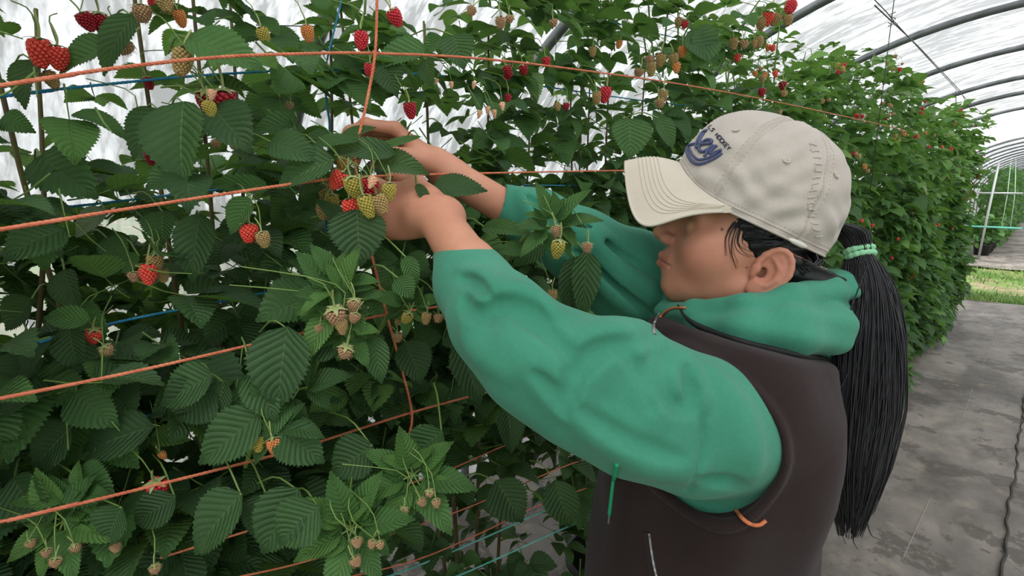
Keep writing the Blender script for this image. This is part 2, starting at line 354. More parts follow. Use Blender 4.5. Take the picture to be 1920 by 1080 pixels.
# ---- berries and leaves measured one by one in the photograph ----
BL = []      # (position of stalk end, size m, kind, tilt)
def hb(x, y, s, kind, d=.60, rot=0): BL.append((P(x, y-s*.5, d), s*d/FPX, kind, rot))
for a in [(73, 96, 46, 'bright', .56), (107, 108, 42, 'bright', .57), (152, 42, 34, 'dark', .60), (185, 40, 32, 'dark', .61), (418, 195, 52, 'dark', .58), (383, 192, 40, 'dark', .60), (733, 34, 32, 'red', .64), (677, 76, 31, 'red', .64), (767, 206, 28, 'dark', .72), (694, 131, 24, 'red', .70),
          (274, 155, 22, 'dark', .66), (278, 513, 36, 'bright', .58), (467, 438, 38, 'bright', .58), (176, 634, 32, 'bright', .58), (291, 926, 42, 'red', .57), (88, 150, 30, 'tan', .58), (282, 295, 26, 'dark', .68), (390, 205, 30, 'yellow', .565), (398, 178, 22, 'peach', .56),
          (643, 342, 38, 'bright', .615), (655, 392, 36, 'bright', .605), (695, 352, 38, 'red', .62), (658, 352, 40, 'yellow', .59), (682, 386, 38, 'yellow', .59), (707, 384, 36, 'tan', .595), (730, 360, 32, 'yellow', .60), (702, 343, 24, 'peach', .585), (640, 306, 22, 'orange', .63), (610, 398, 36, 'tan', .65), (606, 362, 32, 'tan', .66), (622, 380, 30, 'yellow', .655),
          (574, 62, 28, 'orange', .62), (490, 67, 28, 'yellow', .62), (265, 29, 38, 'brown', .57), (240, 95, 34, 'brown', .57), (345, 117, 44, 'tan', .56), (333, 32, 26, 'orange', .6), (490, 450, 30, 'tan', .575), (440, 405, 30, 'tan', .62), (290, 494, 34, 'tan', .585), (250, 523, 26, 'brown', .58), (302, 516, 26, 'tan', .60), (259, 235, 28, 'brown', .62), (288, 8, 24, 'red', .60), (305, 5, 36, 'tan', .57),
          (887, 26, 22, 'brown', .76), (938, 46, 24, 'brown', .80), (955, 38, 18, 'brown', .82), (1042, 437, 26, 'brown', .62), (1049, 467, 32, 'yellow', .62), (1102, 467, 24, 'brown', .62), (1036, 554, 22, 'tan', .68), (768, 600, 26, 'yellow', .62), (801, 597, 22, 'tan', .62), (745, 600, 20, 'tan', .63), (822, 600, 22, 'brown', .63), (745, 635, 22, 'brown', .64),
          (484, 832, 30, 'yellow', .55), (511, 838, 32, 'orange', .545), (628, 601, 44, 'brown', .54), (664, 577, 32, 'brown', .55), (668, 600, 26, 'brown', .55), (640, 612, 26, 'tan', .545), (650, 668, 34, 'brown', .545), (600, 620, 22, 'brown', .56), (195, 664, 28, 'brown', .57),
          (55, 1024, 20, 'brown', .53), (88, 1040, 22, 'brown', .53), (105, 1058, 24, 'brown', .525), (139, 1032, 22, 'brown', .53), (215, 1030, 22, 'brown', .55), (6, 978, 30, 'brown', .54), (700, 1022, 20, 'brown', .53), (668, 1020, 24, 'brown', .53), (663, 1058, 26, 'brown', .53), (712, 1024, 18, 'brown', .53), (788, 945, 20, 'brown', .55), (805, 930, 20, 'brown', .55), (817, 946, 20, 'brown', .55), (758, 962, 20, 'brown', .55), (290, 1072, 24, 'brown', .56), (300, 855, 16, 'orange', .6), (403, 272, 20, 'brown', .66), (437, 275, 18, 'brown', .66), (544, 200, 16, 'brown', .72),
          (948, 132, 18, 'dark', .95), (980, 130, 18, 'dark', .95), (1023, 116, 18, 'red', .97), (956, 142, 18, 'dark', .97), (1137, 176, 26, 'red', 1.02), (1118, 182, 20, 'tan', 1.0), (1244, 180, 22, 'tan', 1.05), (1236, 195, 20, 'brown', 1.05), (953, 184, 14, 'dark', .95),
          (901, 214, 16, 'peach', .85), (915, 206, 16, 'peach', .85), (926, 212, 15, 'peach', .85), (941, 200, 17, 'peach', .85), (890, 160, 14, 'peach', .85), (846, 160, 14, 'peach', .84), (820, 153, 12, 'peach', .84), (1045, 200, 14, 'tan', 1.0), (1062, 200, 14, 'dark', 1.0),
          (1220, 128, 22, 'tan', 1.2), (1218, 115, 20, 'brown', 1.2), (1240, 112, 22, 'tan', 1.2), (1262, 112, 22, 'tan', 1.2), (1268, 128, 18, 'orange', 1.2), (1280, 96, 20, 'orange', 1.2), (1200, 140, 22, 'brown', 1.2), (1274, 42, 18, 'tan', 1.35), (1286, 47, 14, 'red', 1.35), (1163, 83, 14, 'orange', 1.15), (1112, 95, 16, 'tan', 1.1), (1037, 45, 18, 'brown', .95),
          (1484, 18, 26, 'red', 1.5), (1442, 36, 24, 'bright', 1.5), (1428, 44, 22, 'tan', 1.5), (1462, 36, 20, 'tan', 1.5), (1478, 40, 20, 'tan', 1.5), (1375, 82, 20, 'tan', 1.4), (1395, 86, 18, 'brown', 1.4), (1422, 80, 20, 'tan', 1.45), (1430, 173, 15, 'dark', 1.5), (1468, 160, 16, 'dark', 1.55), (1383, 110, 14, 'bright', 1.45)]:
    hb(*a)
HLEAF = [(345, 190, 343, 352, 125, .55, .34), (300, 205, 248, 300, 78, .57, .28), (395, 200, 470, 285, 84, .57, .22), (668, 392, 676, 500, 92, .60, .27), (810, 352, 914, 358, 52, .66, .27, .64),
          (540, 612, 520, 770, 98, .55, .30), (628, 300, 518, 352, 78, .60, .36), (250, 28, 192, 142, 56, .55, .24), (352, 72, 498, 132, 76, .56, .52), (205, 84, 110, 138, 74, .58, .46),
          (62, 112, 45, 205, 60, .57, .22), (75, 292, 182, 372, 92, .56, .36), (0, 225, 66, 248, 46, .6, .5), (305, 395, 305, 460, 62, .60, .34), (375, 400, 360, 530, 66, .60, .26),
          (470, 372, 432, 440, 58, .58, .5), (505, 355, 380, 345, 40, .62, .55), (560, 225, 470, 250, 50, .66, .4), (200, 445, 240, 490, 44, .6, .34), (262, 480, 228, 512, 34, .6, .48),
          (120, 505, 150, 585, 66, .58, .27), (60, 560, 10, 620, 60, .58, .30), (170, 600, 80, 595, 40, .56, .58), (130, 615, 150, 700, 62, .57, .28), (140, 735, 222, 800, 72, .57, .42),
          (290, 800, 145, 858, 84, .58, .24), (395, 720, 330, 790, 90, .58, .26), (400, 702, 300, 760, 74, .57, .36), (420, 715, 408, 790, 56, .58, .3), (490, 775, 372, 870, 84, .55, .36), (470, 700, 520, 790, 60, .55, .36),
          (525, 805, 608, 868, 72, .55, .34), (455, 925, 362, 1040, 92, .54, .34), (500, 925, 480, 1015, 60, .56, .26), (560, 915, 490, 1040, 90, .54, .32), (600, 950, 520, 1020, 84, .53, .38),
          (25, 895, 95, 975, 88, .54, .34), (140, 890, 215, 930, 80, .55, .42), (135, 800, 60, 880, 84, .56, .28), (230, 950, 200, 1020, 70, .54, .34), (330, 930, 250, 985, 60, .57, .26),
          (830, 808, 755, 870, 64, .60, .36), (700, 835, 620, 890, 76, .58, .30), (640, 640, 560, 660, 60, .57, .26), (700, 630, 715, 720, 46, .57, .38), (745, 520, 775, 560, 40, .58, .48), (760, 480, 782, 540, 30, .60, .52),
          (1180, 222, 1182, 298, 70, .95, .42), (1235, 220, 1262, 280, 34, .95, .36), (1290, 60, 1345, 120, 62, 1.2, .36), (1330, 60, 1300, 130, 50, 1.2, .4), (800, 90, 690, 130, 60, .75, .5), (850, 65, 870, 130, 60, .78, .34),
          (830, 70, 800, 100, 40, .8, .5), (720, 120, 745, 180, 50, .74, .3), (800, 110, 812, 165, 38, .74, .27), (560, 690, 470, 650, 50, .58, .24), (610, 20, 580, -30, 40, .66, .5), (505, 265, 600, 300, 62, .60, .34),
          (905, 425, 1000, 440, 34, .70, .42, .64), (1020, 460, 960, 500, 44, .68, .36), (985, 470, 930, 470, 30, .66, .44), (1100, 470, 1090, 600, 50, .72, .34), (1080, 480, 1060, 590, 40, .73, .26),
          (760, 640, 790, 720, 60, .68, .2), (860, 640, 900, 760, 66, .75, .2), (950, 760, 960, 850, 56, .78, .22), (1040, 900, 1070, 990, 60, .85, .24), (930, 900, 980, 980, 70, .82, .2), (200, 395, 140, 445, 44, .60, .98),
          (742, 290, 608, 283, 42, .62, .32), (700, 300, 806, 326, 46, .63, .34), (790, 256, 660, 300, 16, .625, .5), (625, 250, 556, 306, 52, .63, .32), (640, 262, 705, 238, 26, .64, .4), (780, 345, 812, 392, 18, .63, .3), (590, 270, 680, 262, 30, .61, .4), (560, 370, 610, 350, 26, .62, .3),
          (830, 235, 800, 250, 20, .9, .3), (660, 425, 590, 372, 30, .63, .28)]
SEE = [(proj(q[0])[0], proj(q[0])[1]+q[1]*FPX/proj(q[0])[2]*.5, proj(q[0])[2], q[1]*FPX/proj(q[0])[2]*.45) for q in BL]
for a in HLEAF:
    for t in (.2, .5, .8): SEE.append((a[0]+(a[2]-a[0])*t, a[1]+(a[3]-a[1])*t, a[5], a[4]*.22))
def _onX(x, y, X): r = ray(x, y); return CP+r*(X/r[0])
for line in ([(0, 160), (200, 130), (400, 108), (560, 101), (703, 100), (900, 110), (1100, 133), (1300, 162), (1480, 196), (1650, 233)], [(0, 430), (250, 390), (520, 349)], [(790, 328), (900, 325), (1160, 320)], [(0, 747), (250, 697), (500, 640)], [(700, 595), (725, 590), (840, 573)],
             [(20, 975), (250, 920), (505, 856)], [(600, 828), (770, 774), (910, 736)], [(707, 0), (703, 100), (688, 190), (668, 280)], [(690, 440), (700, 490), (725, 590), (750, 680), (772, 773)], [(820, 889), (940, 838), (1045, 795)], [(850, 962), (960, 916), (1065, 872)], [(780, 1062), (900, 1012), (1005, 965)], [(870, 1075), (960, 1035), (1055, 992)]):
    for (x0, y0), (x1, y1) in zip(line[:-1], line[1:]):
        for t in np.linspace(0, 1, max(2, int(math.hypot(x1-x0, y1-y0)/14))):
            x, y = x0+(x1-x0)*t, y0+(y1-y0)*t; SEE.append((x, y, proj(_onX(x, y, -.60))[2], 2))
SEE = np.array(SEE)
def hides(b, tip, w):                       # would this leaf stand in front of something the photo shows?
    bx, by, bd = proj(b); tx, ty, td = proj(tip)
    if min(bd, td) > 1.7: return False
    m = SEE[:, 2] > min(bd, td)-.004; S_ = SEE[m]; d = np.array([tx-bx, ty-by]); t = np.clip(((S_[:, :2]-[bx, by])@d)/(d@d+1e-6), 0, 1)
    dist = np.linalg.norm(S_[:, :2]-([bx, by]+t[:, None]*d), axis=1); ww = w*FPX/((bd+td)/2)*.5*np.sin(np.pi*np.clip(t*.85+.1, 0, 1))
    return bool(np.any((dist < ww+S_[:, 3]) & (S_[:, 2] > bd+(td-bd)*t-.004)))
HY0, HY1, PITCH = -.35, 8.05, .56
PY = [HY0+.1+PITCH*i for i in range(16)]
plants = []
HERO = []          # (plant index filled later)
def top_z(y): return 2.0+.10*math.sin(y*2.1)+.06*math.sin(y*5.3+1)+min(.16, max(0, (y-1))*.05)
LEAFSETS = [Leaves() for _ in PY]
def pidx(p): return int(min(len(PY)-1, max(0, round((p[1]-PY[0])/PITCH))))
def compound(LS, base, out, size, tint, lod, nl=3, up=.55):
    """a trifoliate leaf: petiole from base, terminal leaflet and pairs of side leaflets"""
    out = nrmz(out); side = nrmz(np.cross(out, [0, 0, 1])); n = nrmz(np.cross(side, out)); n = nrmz(n*.7+np.array([0, 0, up])+out*.25) if n[2] > 0 else nrmz(-n*.7+np.array([0, 0, up]))
    pl = size*.75; j = base+out*pl
    def ok(p): return not blocked(p) and not in_view_of_hands(p)
    if not ok(j) or not ok(j+out*size*1.0) or not ok(j+out*size*.5): return
    rows = [(j, out, 1.0)]
    for s in (-1, 1):
        rows.append((j-out*size*.10, nrmz(out*.45+side*s*.9+np.array([0, 0, -.15])), .82))
        if nl == 5: rows.append((j-out*size*.42, nrmz(out*.25+side*s+np.array([0, 0, -.1])), .66))
    for (b, d, k) in rows:
        d = nrmz(d+rng.normal(0, .10, 3)); nn = nrmz(n+rng.normal(0, .2, 3)); L = size*k*rng.uniform(.88, 1.1)
        tip = b+d*L
        if blocked(tip) or in_view_of_hands(tip) or hides(b, tip, L*.66): continue
        LS.leaf(b+d*size*.05, tip, nn, L*rng.uniform(.58, .70), float(np.clip(tint+rng.normal(0, .06), 0, .95)), lod, rng.uniform(.05, .28))
    if lod != 'lo' or rng.random() < .3: LS.stalk([base, (base+j)/2-np.array([0, 0, size*.04]), j+out*size*.05], [size*.016, size*.012, size*.008])
XC = -.93
def fill(y0, y1, n, zlo, lod, szs, ztop=9, lift=0.0):
    for _ in range(n):
        y = rng.uniform(y0, y1); tz = min(ztop, top_z(y)); u = rng.random()**1.0
        z = zlo+(tz-zlo)*u
        if z > 1.45 and rng.random() < max(0, .50*(z-1.5)/.5)+.05: continue
        face = rng.choice([1, 1, 1, -1, 0]); hw = .22+.06*math.sin(z*5+y*3)+.05*(z < .9)
        x = XC+(face*rng.uniform(.45, 1)*hw if face else rng.uniform(-.14, .14))
        sgn = 1 if x > XC else -1
        out = np.array([sgn*rng.uniform(.35, 1), rng.normal(0, .6), rng.uniform(-.95, .12)+(.35 if z > tz-.2 else 0)])
        tint = lift+.18+.20*rng.random()+.12*((z-1)/1.0)+(.10 if z > 1.65 else 0)+(.25 if rng.random() < .10 else 0)  # paler with height: light glowing through the upper leaves, put into their tint
        b = np.array([x, y, z]); s = rng.uniform(*szs)
        if x-0.0+sgn*s > -.52: b[0] -= .06
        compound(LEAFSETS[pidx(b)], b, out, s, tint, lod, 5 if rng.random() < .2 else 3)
if not globals().get('NO_FILL'):
    fill(-.40, 1.15, 1250, 1.0, 'hi', (.055, .085)); fill(1.15, 2.0, 900, .8, 'hi', (.055, .085)); fill(-.45, 2.0, 1300, .2, 'mid', (.06, .09), 1.25)
    fill(-.45, 2.0, 650, 1.1, 'mid', (.055, .085), 1.6); fill(2.0, 3.8, 2300, .2, 'mid', (.07, .105), 9, .12); fill(3.8, 7.95, 4300, .15, 'lo', (.085, .125), 9, .18)
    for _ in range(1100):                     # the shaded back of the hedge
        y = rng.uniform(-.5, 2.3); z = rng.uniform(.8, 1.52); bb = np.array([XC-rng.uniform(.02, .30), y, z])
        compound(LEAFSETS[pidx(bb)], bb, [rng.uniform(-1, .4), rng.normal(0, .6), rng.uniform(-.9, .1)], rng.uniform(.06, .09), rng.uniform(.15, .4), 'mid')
    for _ in range(90):                      # leafy tops against the film
        px_, py_ = rng.uniform(650, 1520), rng.uniform(-30, 120); bb = _onX(px_, py_, -.82-rng.uniform(0, .2))
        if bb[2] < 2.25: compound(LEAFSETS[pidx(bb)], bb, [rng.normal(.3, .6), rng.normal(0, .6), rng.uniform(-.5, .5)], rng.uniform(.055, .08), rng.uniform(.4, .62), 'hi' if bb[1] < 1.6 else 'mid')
    # end face of the row
    for _ in range(260):
        z = rng.uniform(.3, 2.2); b = np.array([XC+rng.uniform(-.25, .25), 8.05+rng.uniform(-.1, .1), z]); compound(LEAFSETS[-1], b, [rng.normal(0, .5), 1, rng.uniform(-.8, .1)], .08, .3, 'lo')
# upright shoot tips above the row
for y in np.concatenate([rng.uniform(0.2, 2.5, 26), rng.uniform(2.5, 8, 60)]):
    z = top_z(y); x = XC+rng.uniform(-.16, .2); p = np.array([x, y, z-.15]); h = rng.uniform(.10, .30)
    tip = p+[rng.normal(0, .03), rng.normal(0, .05), .12+h*.6]; tip[2] = min(tip[2], 2.2); LS = LEAFSETS[pidx(p)]; lod = 'mid' if y < 3 else 'lo'
    LS.stalk(spline([p, (p+tip)/2+rng.normal(0, .01, 3), tip], 6), [.003]*5+[.0015])
    for k in range(5):
        q = p+(tip-p)*(k+1)/5; a = k*2.4+rng.random(); compound(LS, q, [math.cos(a), math.sin(a), rng.uniform(-.2, .5)], rng.uniform(.04, .065), .5, lod)
# ---- leaves measured one by one (base px, tip px, width px, depth, tint, facing lean) ----
def hleaf(bx, by, tx, ty, w, d, tint=.3, dt=None, lean=0.0, droop=.1, lod='hi'):
    B = P(bx, by, d); dt = d if dt is None else dt; T = P(tx, ty, dt)
    n = nrmz(-CF+CU*.45+CR*lean); LS = LEAFSETS[pidx(B)]; LS.leaf(B, T, n, w*d/FPX, tint, lod, droop)
    back = B+np.array([-.07, rng.normal(0, .02), rng.uniform(-.02, .03)]); LS.stalk(spline([back, (back+B)/2+[0, 0, .01], B+(T-B)*.03], 6), .0011)
for a in HLEAF:
    hleaf(*a[:7], dt=a[7] if len(a) > 7 else None, lean=rng.normal(0, .25), droop=rng.uniform(.02, .2))
# ---- berries ----
ICO1 = ico(1, 1); ICO0 = ico(1, 0)
def berry_mesh(name, n, rd, length, taper, sub, hairs=0, open_core=False):
    """unit-width raspberry hanging along -Z from the origin, made of drupelets"""
    b = MB(); iv, it = ICO1 if sub else ICO0; ga = math.pi*(3-5**.5)
    for i in range(n):
        t = (i+.5)/n; th = i*ga; u = t*.96
        r = .40*math.sin(math.pi*min(.97, .20+.78*u))**.55*(1-taper*u)
        c = np.array([r*math.cos(th), r*math.sin(th), -length*(.06+.90*u)]); k = rd*(1-.25*u)*rng.uniform(.9, 1.08)
        b.add(iv*[k, k, k*.95]+c, t=it)
    uu = np.linspace(0, 1, 8)[:, None]; a = np.linspace(0, 2*math.pi, 13)[None]; r = .36*np.sin(math.pi*np.clip(.18+.8*uu, 0, .98))**.55*(1-taper*uu)
    b.grid(np.stack([r*np.cos(a), r*np.sin(a), -length*(.05+.9*uu)+0*a], -1))
    for i in range(hairs):
        th = rng.uniform(0, 6.28); u = rng.uniform(.1, .95); r = .42*math.sin(math.pi*min(.97, .2+.78*u))**.55*(1-taper*u); c = np.array([r*math.cos(th), r*math.sin(th), -length*u]); d = nrmz([math.cos(th), math.sin(th), -.4])
        b.tube([c, c+d*.16+rng.normal(0, .03, 3)], .009, 3, cap=False)
    return b.mesh(name)
def calyx_mesh(core=False):
    b = MB()
    for k in range(5):
        a = k*2*math.pi/5+.2; d = np.array([math.cos(a), math.sin(a), 0]); s = np.array([-d[1], d[0], 0]); G = []
        for i, t in enumerate(np.linspace(0, 1, 5)):
            w = .15*(1-t)**.8*(1 if i else .7); c = d*(.04+.5*t)+np.array([0, 0, .02+.10*t-.20*t*t]); G.append([c-s*w, c+[0, 0, .015], c+s*w])
        b.grid(np.array(G))
    iv, it = ICO1; b.add(iv*[.12, .12, .07]+[0, 0, .02], t=it)
    b.tube(spline([[0, 0, .02], [.03, 0, .35], [-.05, .03, .7], [-.15, .06, 1.0]], 10), [.05]*9+[.035], 5, cap=False)
    return b.mesh('calyx')
def berry_mat(name, c1, c2, rough, cavity):
    k = NT(name); info = k.n('ObjectInfo').outputs['Random']; o = k.obj(); n = k.noise(6, o, 3)
    c = k.ramp(n, [(.35, c1), (.65, c2)]); c = k.mix(k.math('MULTIPLY', info, .30), c, cavity)
    k.p(Base_Color=c, Roughness=rough, Subsurface_Weight=.12, Subsurface_Scale=.002); k.b.inputs['Specular IOR Level'].default_value = .45; return k.m
BM = {'red': berry_mat('ripe_red_berry', lin('c42834'), lin('d8404a'), .4, lin('a01828')), 'dark': berry_mat('dark_red_berry', lin('a01a28'), lin('b82838'), .4, lin('8a1424')),
      'bright': berry_mat('scarlet_berry', lin('e04a3c'), lin('ea5f4c'), .42, lin('d23430')), 'yellow': berry_mat('yellow_green_berry', lin('a8a045'), lin('bfae58'), .5, lin('98883c')),
      'orange': berry_mat('orange_berry', lin('cc8448'), lin('d89c58'), .5, lin('d0683c')), 'tan': berry_mat('tan_unripe_berry', lin('a98d58'), lin('b59c6c'), .6, lin('8d7c4a')),
      'brown': berry_mat('brown_immature_berry', lin('b08a66'), lin('c09c7a'), .75, lin('94805a')), 'peach': berry_mat('peach_receptacle', lin('e6b494'), lin('efc8a4'), .6, lin('d88870'))}
M_calyx = simple('calyx_green', lin('8ea35c'), .7, var=(3, lin('a8a878')))
BMESH = {}
for k in BM:
    for lod in (1, 0):
        if k == 'peach': me = berry_mesh('berry_'+k, 40 if lod else 16, .08, 1.1, .62, 0)
        elif k == 'brown': me = berry_mesh('berry_'+k, 90 if lod else 30, .085 if lod else .15, .80, .35, 0, 60 if lod else 0)
        elif k in ('yellow', 'tan', 'orange'): me = berry_mesh('berry_'+k, 110 if lod else 36, .082 if lod else .14, 1.12, .30, 1 if lod else 0, 30 if lod else 0)
        else: me = berry_mesh('berry_'+k, 85 if lod else 30, .098 if lod else .16, 1.08, .30, 1 if lod else 0)
        me.materials.append(BM[k]); BMESH[k, lod] = me
CAL = calyx_mesh(); CAL.materials.append(M_calyx)
# smaller ones scattered along the receding face of the row
cnt = 0
while cnt < 165 and not globals().get('NO_FILL'):
    y = 1.5+6.4*rng.random()**1.25; z = rng.uniform(.9, top_z(y)+.02); 
    if rng.random() > (z-.6)/1.5: continue
    p = np.array([XC+.25+rng.uniform(.02, .10), y, z]); px, py, d = proj(p)
    if px > 1860 or blocked(p): continue
    g_ = rng.choice(['red', 'bright', 'tan', 'yellow', 'orange', 'brown'], p=[.22, .12, .22, .14, .12, .18])
    for q in range(rng.integers(1, 4)):
        kk = g_ if q == 0 else rng.choice(['tan', 'brown', 'orange', 'red']); BL.append((p+rng.normal(0, .014, 3), rng.uniform(.015, .021), str(kk), 0)); cnt += 1
for pos, s, kind, rot in BL:
    px, py, d = proj(pos)
    if kind != 'peach' or True:
        i = pidx(pos); LEAFSETS[i].stalk(spline([pos+[0, 0, s*.2], pos+[-.012, rng.normal(0, .008), .03], pos+[-.05, rng.normal(0, .02), .045]], 6), max(.0007, s*.03))
# ---- young leafy shoots with berries, pale and sharply toothed ----
def rosette(x, y, d, n, r, tint=.62, spread=1.0, seed=0):
    rg = np.random.default_rng(seed); c = P(x, y, d); LS = LEAFSETS[pidx(c)]
    LS.stalk(spline([c+[-.12, .0, -.10], c+[-.05, 0, -.02], c], 8), [.0028]*7+[.002], 6)
    for k in range(n):
        a = k*2*math.pi/n+rg.uniform(-.3, .3); dr = CR*math.cos(a)*spread+CU*math.sin(a)-CF*rg.uniform(.1, .5); dr = nrmz(dr); L = r*rg.uniform(.75, 1.15)
        b0 = c+dr*L*.18; tp = c+dr*L
        LS.stalk([c, b0], .0011)
        LS.leaf(b0, tp, nrmz(-CF*.8+CU*.7-dr*.2), L*.36, tint+rg.uniform(-.10, .08), 'hi', .12)
        for s in (-1, 1):
            sd = nrmz(np.cross(dr, -CF))*s; LS.leaf(b0, b0+nrmz(dr*.5+sd*.8)*L*.55, nrmz(-CF*.8+CU*.6), L*.22, tint+rg.uniform(-.08, .1), 'hi', .1)
for i, a in enumerate([(640, 560, .57, 6, .066, .56), (655, 620, .57, 5, .05, .58), (775, 890, .575, 7, .068, .58), (120, 975, .55, 7, .062, .62), (660, 990, .555, 7, .066, .58), (150, 500+430, .55, 4, .05, .55), (640, 530, .57, 3, .05, .62),
                       (1035, 425, .64, 6, .06, .52), (10, 790, .55, 5, .05, .72), (770, 575, .63, 4, .045, .5), (560, 730, .57, 3, .06, .4), (520, 790, .56, 3, .06, .45), (320, 580, .95, 6, .07, .8), (390, 610, .95, 5, .07, .82), (255, 620, .95, 5, .06, .78)]):
    rosette(*a, seed=i)
# ---- build the plants ----
PLAB = ['raspberry plant at the near left end, scarlet berry pair beside the left picture edge', 'raspberry plant left of the hands, large hanging leaf under a tall dark red berry', 'raspberry plant the picker works on, mixed berry cluster at her fingers',
        'raspberry plant behind her green sleeves with pink stripped receptacles above', 'raspberry plant straight behind the cap brim, big pleated leaf hanging', 'raspberry plant whose tip carries scarlet and tan berries above the white cap',
        'raspberry plant just behind the back of the white cap']
MLAB = 'dense raspberry plant in the receding part of the row right of the cap'
potm = MB(); th = np.linspace(0, 2*math.pi, 33)[None]; pr_ = np.array([[.0, .0], [.125, 0], [.155, .235], [.165, .24], [.165, .262], [.15, .262], [.146, .225], [.0, .225]])
potm.grid(np.stack([pr_[:, :1]*np.cos(th), pr_[:, :1]*np.sin(th), pr_[:, 1:]+0*th], -1)); potme = potm.mesh('pot')
for i, y in enumerate(PY):
    base = np.array([XC, y, 0]); lab = PLAB[i] if i < len(PLAB) else MLAB
    if i == len(PY)-1: lab = 'last raspberry plant of the near row, its black pot showing at the foot'
    kw = dict(group='raspberry plants in the middle of the row') if lab == MLAB else {}
    root = empty('raspberry_plant', base, label=lab, category='raspberry plant', **kw); plants.append(root)
    link('plant_pot', potme, M_pot, root)
    far = y > 2.2
    if sum(len(v) for v in LEAFSETS[i].L.values()):
        LEAFSETS[i].build('foliage', root, base, M_leaf_far if y > 5.5 else M_leaf)
    if LEAFSETS[i].has: link('leaf_stalks', LEAFSETS[i].st.mesh('stalks', base=base), M_stalk, root, kind='stuff')
    for c in range(5 if not far else 3):
        a = rng.uniform(1.8, 4.5); b0 = np.array([.08*math.cos(a), .10*math.sin(a), .2]); tx = rng.uniform(-.15, .05); ty = rng.uniform(-.25, .25)
        pts = spline([b0, b0+[tx*.4, ty*.4, .6], b0+[tx, ty, 1.2], b0+[tx*1.1, ty*1.2, top_z(y)-.35]], 14); b = MB(); b.tube(pts, np.linspace(.0055, .0025, 14), 7)
        link('cane', b.mesh('cane'), M_cane, root)
for pos, s, kind, rot in BL:
    i = pidx(pos); root = plants[i]; px, py, d = proj(pos); lod = 1 if s*FPX/d > 19 else 0
    o = link('berry', BMESH[kind, lod], None, root, loc=pos-np.array(root.location)); o.scale = (s*1.0, s*1.0, s*rng.uniform(.92, 1.1)); o.rotation_euler = (rng.normal(0, .22), rng.normal(0, .22), rng.uniform(0, 6))
    if s*FPX/d > 13 and kind != 'peach': link('calyx', CAL, None, o)
# ---- the second row beyond the grass ----
FY = [15.6+.62*i for i in range(26)]
for i, y in enumerate(FY):
    LS = Leaves(); base = np.array([-.95, y, 0]); tz = 1.92
    if i == 0: tz = .85
    elif i < 3: tz = 1.7
    for _ in range(150 if i < 10 else 70):
        z = rng.uniform(.25, tz+rng.normal(0, .05)); b = np.array([base[0]+rng.uniform(-.28, .28), y+rng.uniform(-.35, .35), z])
        LS.leaf(b, b+nrmz([rng.normal(.3, .6), rng.normal(0, .7), rng.uniform(-.9, .3)])*.14, nrmz([rng.normal(.3, .3), rng.normal(-.2, .3), .7]), .11, rng.uniform(.3, .66), 'lo', .1)
    lb = 'first short plant of the second row, by the white end post' if i == 0 else 'raspberry plant of the distant second row beyond the grass strip'
    root = empty('raspberry_plant', base, label=lb, category='raspberry plant', **({} if i == 0 else dict(group='raspberry plants of the second row')))
    LS.build('foliage', root, base, M_leaf_far); link('plant_pot', potme, M_pot, root)
    if i < 14:
        b = MB(); iv, it = ICO0
        for _ in range(8): pass
# end post of the second row with cross arms and strings
M_galv = simple('pale_post', lin('a9adad'), .5, .3); b = MB(); pz = onY(1835, 482, 15.2); pz[2] = 0
b = MB(); b.tube([pz+[0, 0, -.03], pz+[.03, 0, .9], pz+[.07, 0, 2.0]], .022, 8)
ep = empty('trellis_post', pz, label='pale end post of the second row with two cross arms', category='post')
link('post', b.mesh('post', base=pz), M_galv, ep)
for z, w, m in ((1.37, .42, M_galv), (.66, .5, simple('teal_arm', lin('5fb5a5'), .6))):
    b = MB(); b.box(pz+[.10, 0, z], (w*2, .03, .035)); link('cross_arm', b.mesh('cross_arm', base=pz), m, ep)
b = MB()
for dx in (-.35, .28, .42): b.tube([pz+[dx, 0, .66], pz+[dx*.8+.06, 0, 1.37], pz+[dx*.5+.1, .1, 2.1]], .006, 4)
link('string', b.mesh('string', base=pz), simple('pale_green_string', lin('b9d3c2'), .8), ep)
# ================= TRELLIS TWINE =================
def twine_mat(name, c1, c2):
    k = NT(name); k.p(Base_Color=k.ramp(k.noise(60, k.obj(), 3), [(.35, c1), (.65, c2)]), Roughness=.6); return k.m
M_or = twine_mat('orange_twine', lin('c9694a'), lin('e08562')); M_bl = twine_mat('blue_twine', lin('1f7fb0'), lin('3c9cc4')); M_te = twine_mat('teal_twine', lin('4fa89c'), lin('7cc4b6'))
def twisted(pts, r, n_turn=130, strands=3):
    """laid rope: three strands wound round a path"""
    L = np.sum(np.linalg.norm(np.diff(pts, axis=0), axis=1)); n = int(min(1500, max(30, L/.003))); c = spline(pts, n) if len(pts) > 2 else np.linspace(pts[0], pts[1], n)
    T = np.gradient(c, axis=0); T /= np.linalg.norm(T, axis=1, keepdims=True); A = np.cross(T, [.3, .1, 1.]); A /= np.linalg.norm(A, axis=1, keepdims=True); B = np.cross(T, A)
    s = np.concatenate([[0], np.cumsum(np.linalg.norm(np.diff(c, axis=0), axis=1))]); b = MB()
    for k in range(strands):
        th = s*2*math.pi/(r*9)+k*2*math.pi/strands; b.tube(c+(A*np.cos(th)[:, None]+B*np.sin(th)[:, None])*r*.5, r*.62, 5)
    return b
def knot(b, p, r):
    for q in range(3):
        a = np.linspace(0, 2*math.pi, 14); R_ = [[1, 0, 0], [0, 1, 0], [0, 0, 1]]; u = np.array(R_[q]); v = np.array(R_[(q+1) % 3]); b.tube(p+r*1.7*(np.cos(a)[:, None]*u+np.sin(a)[:, None]*v), r*.7, 5)
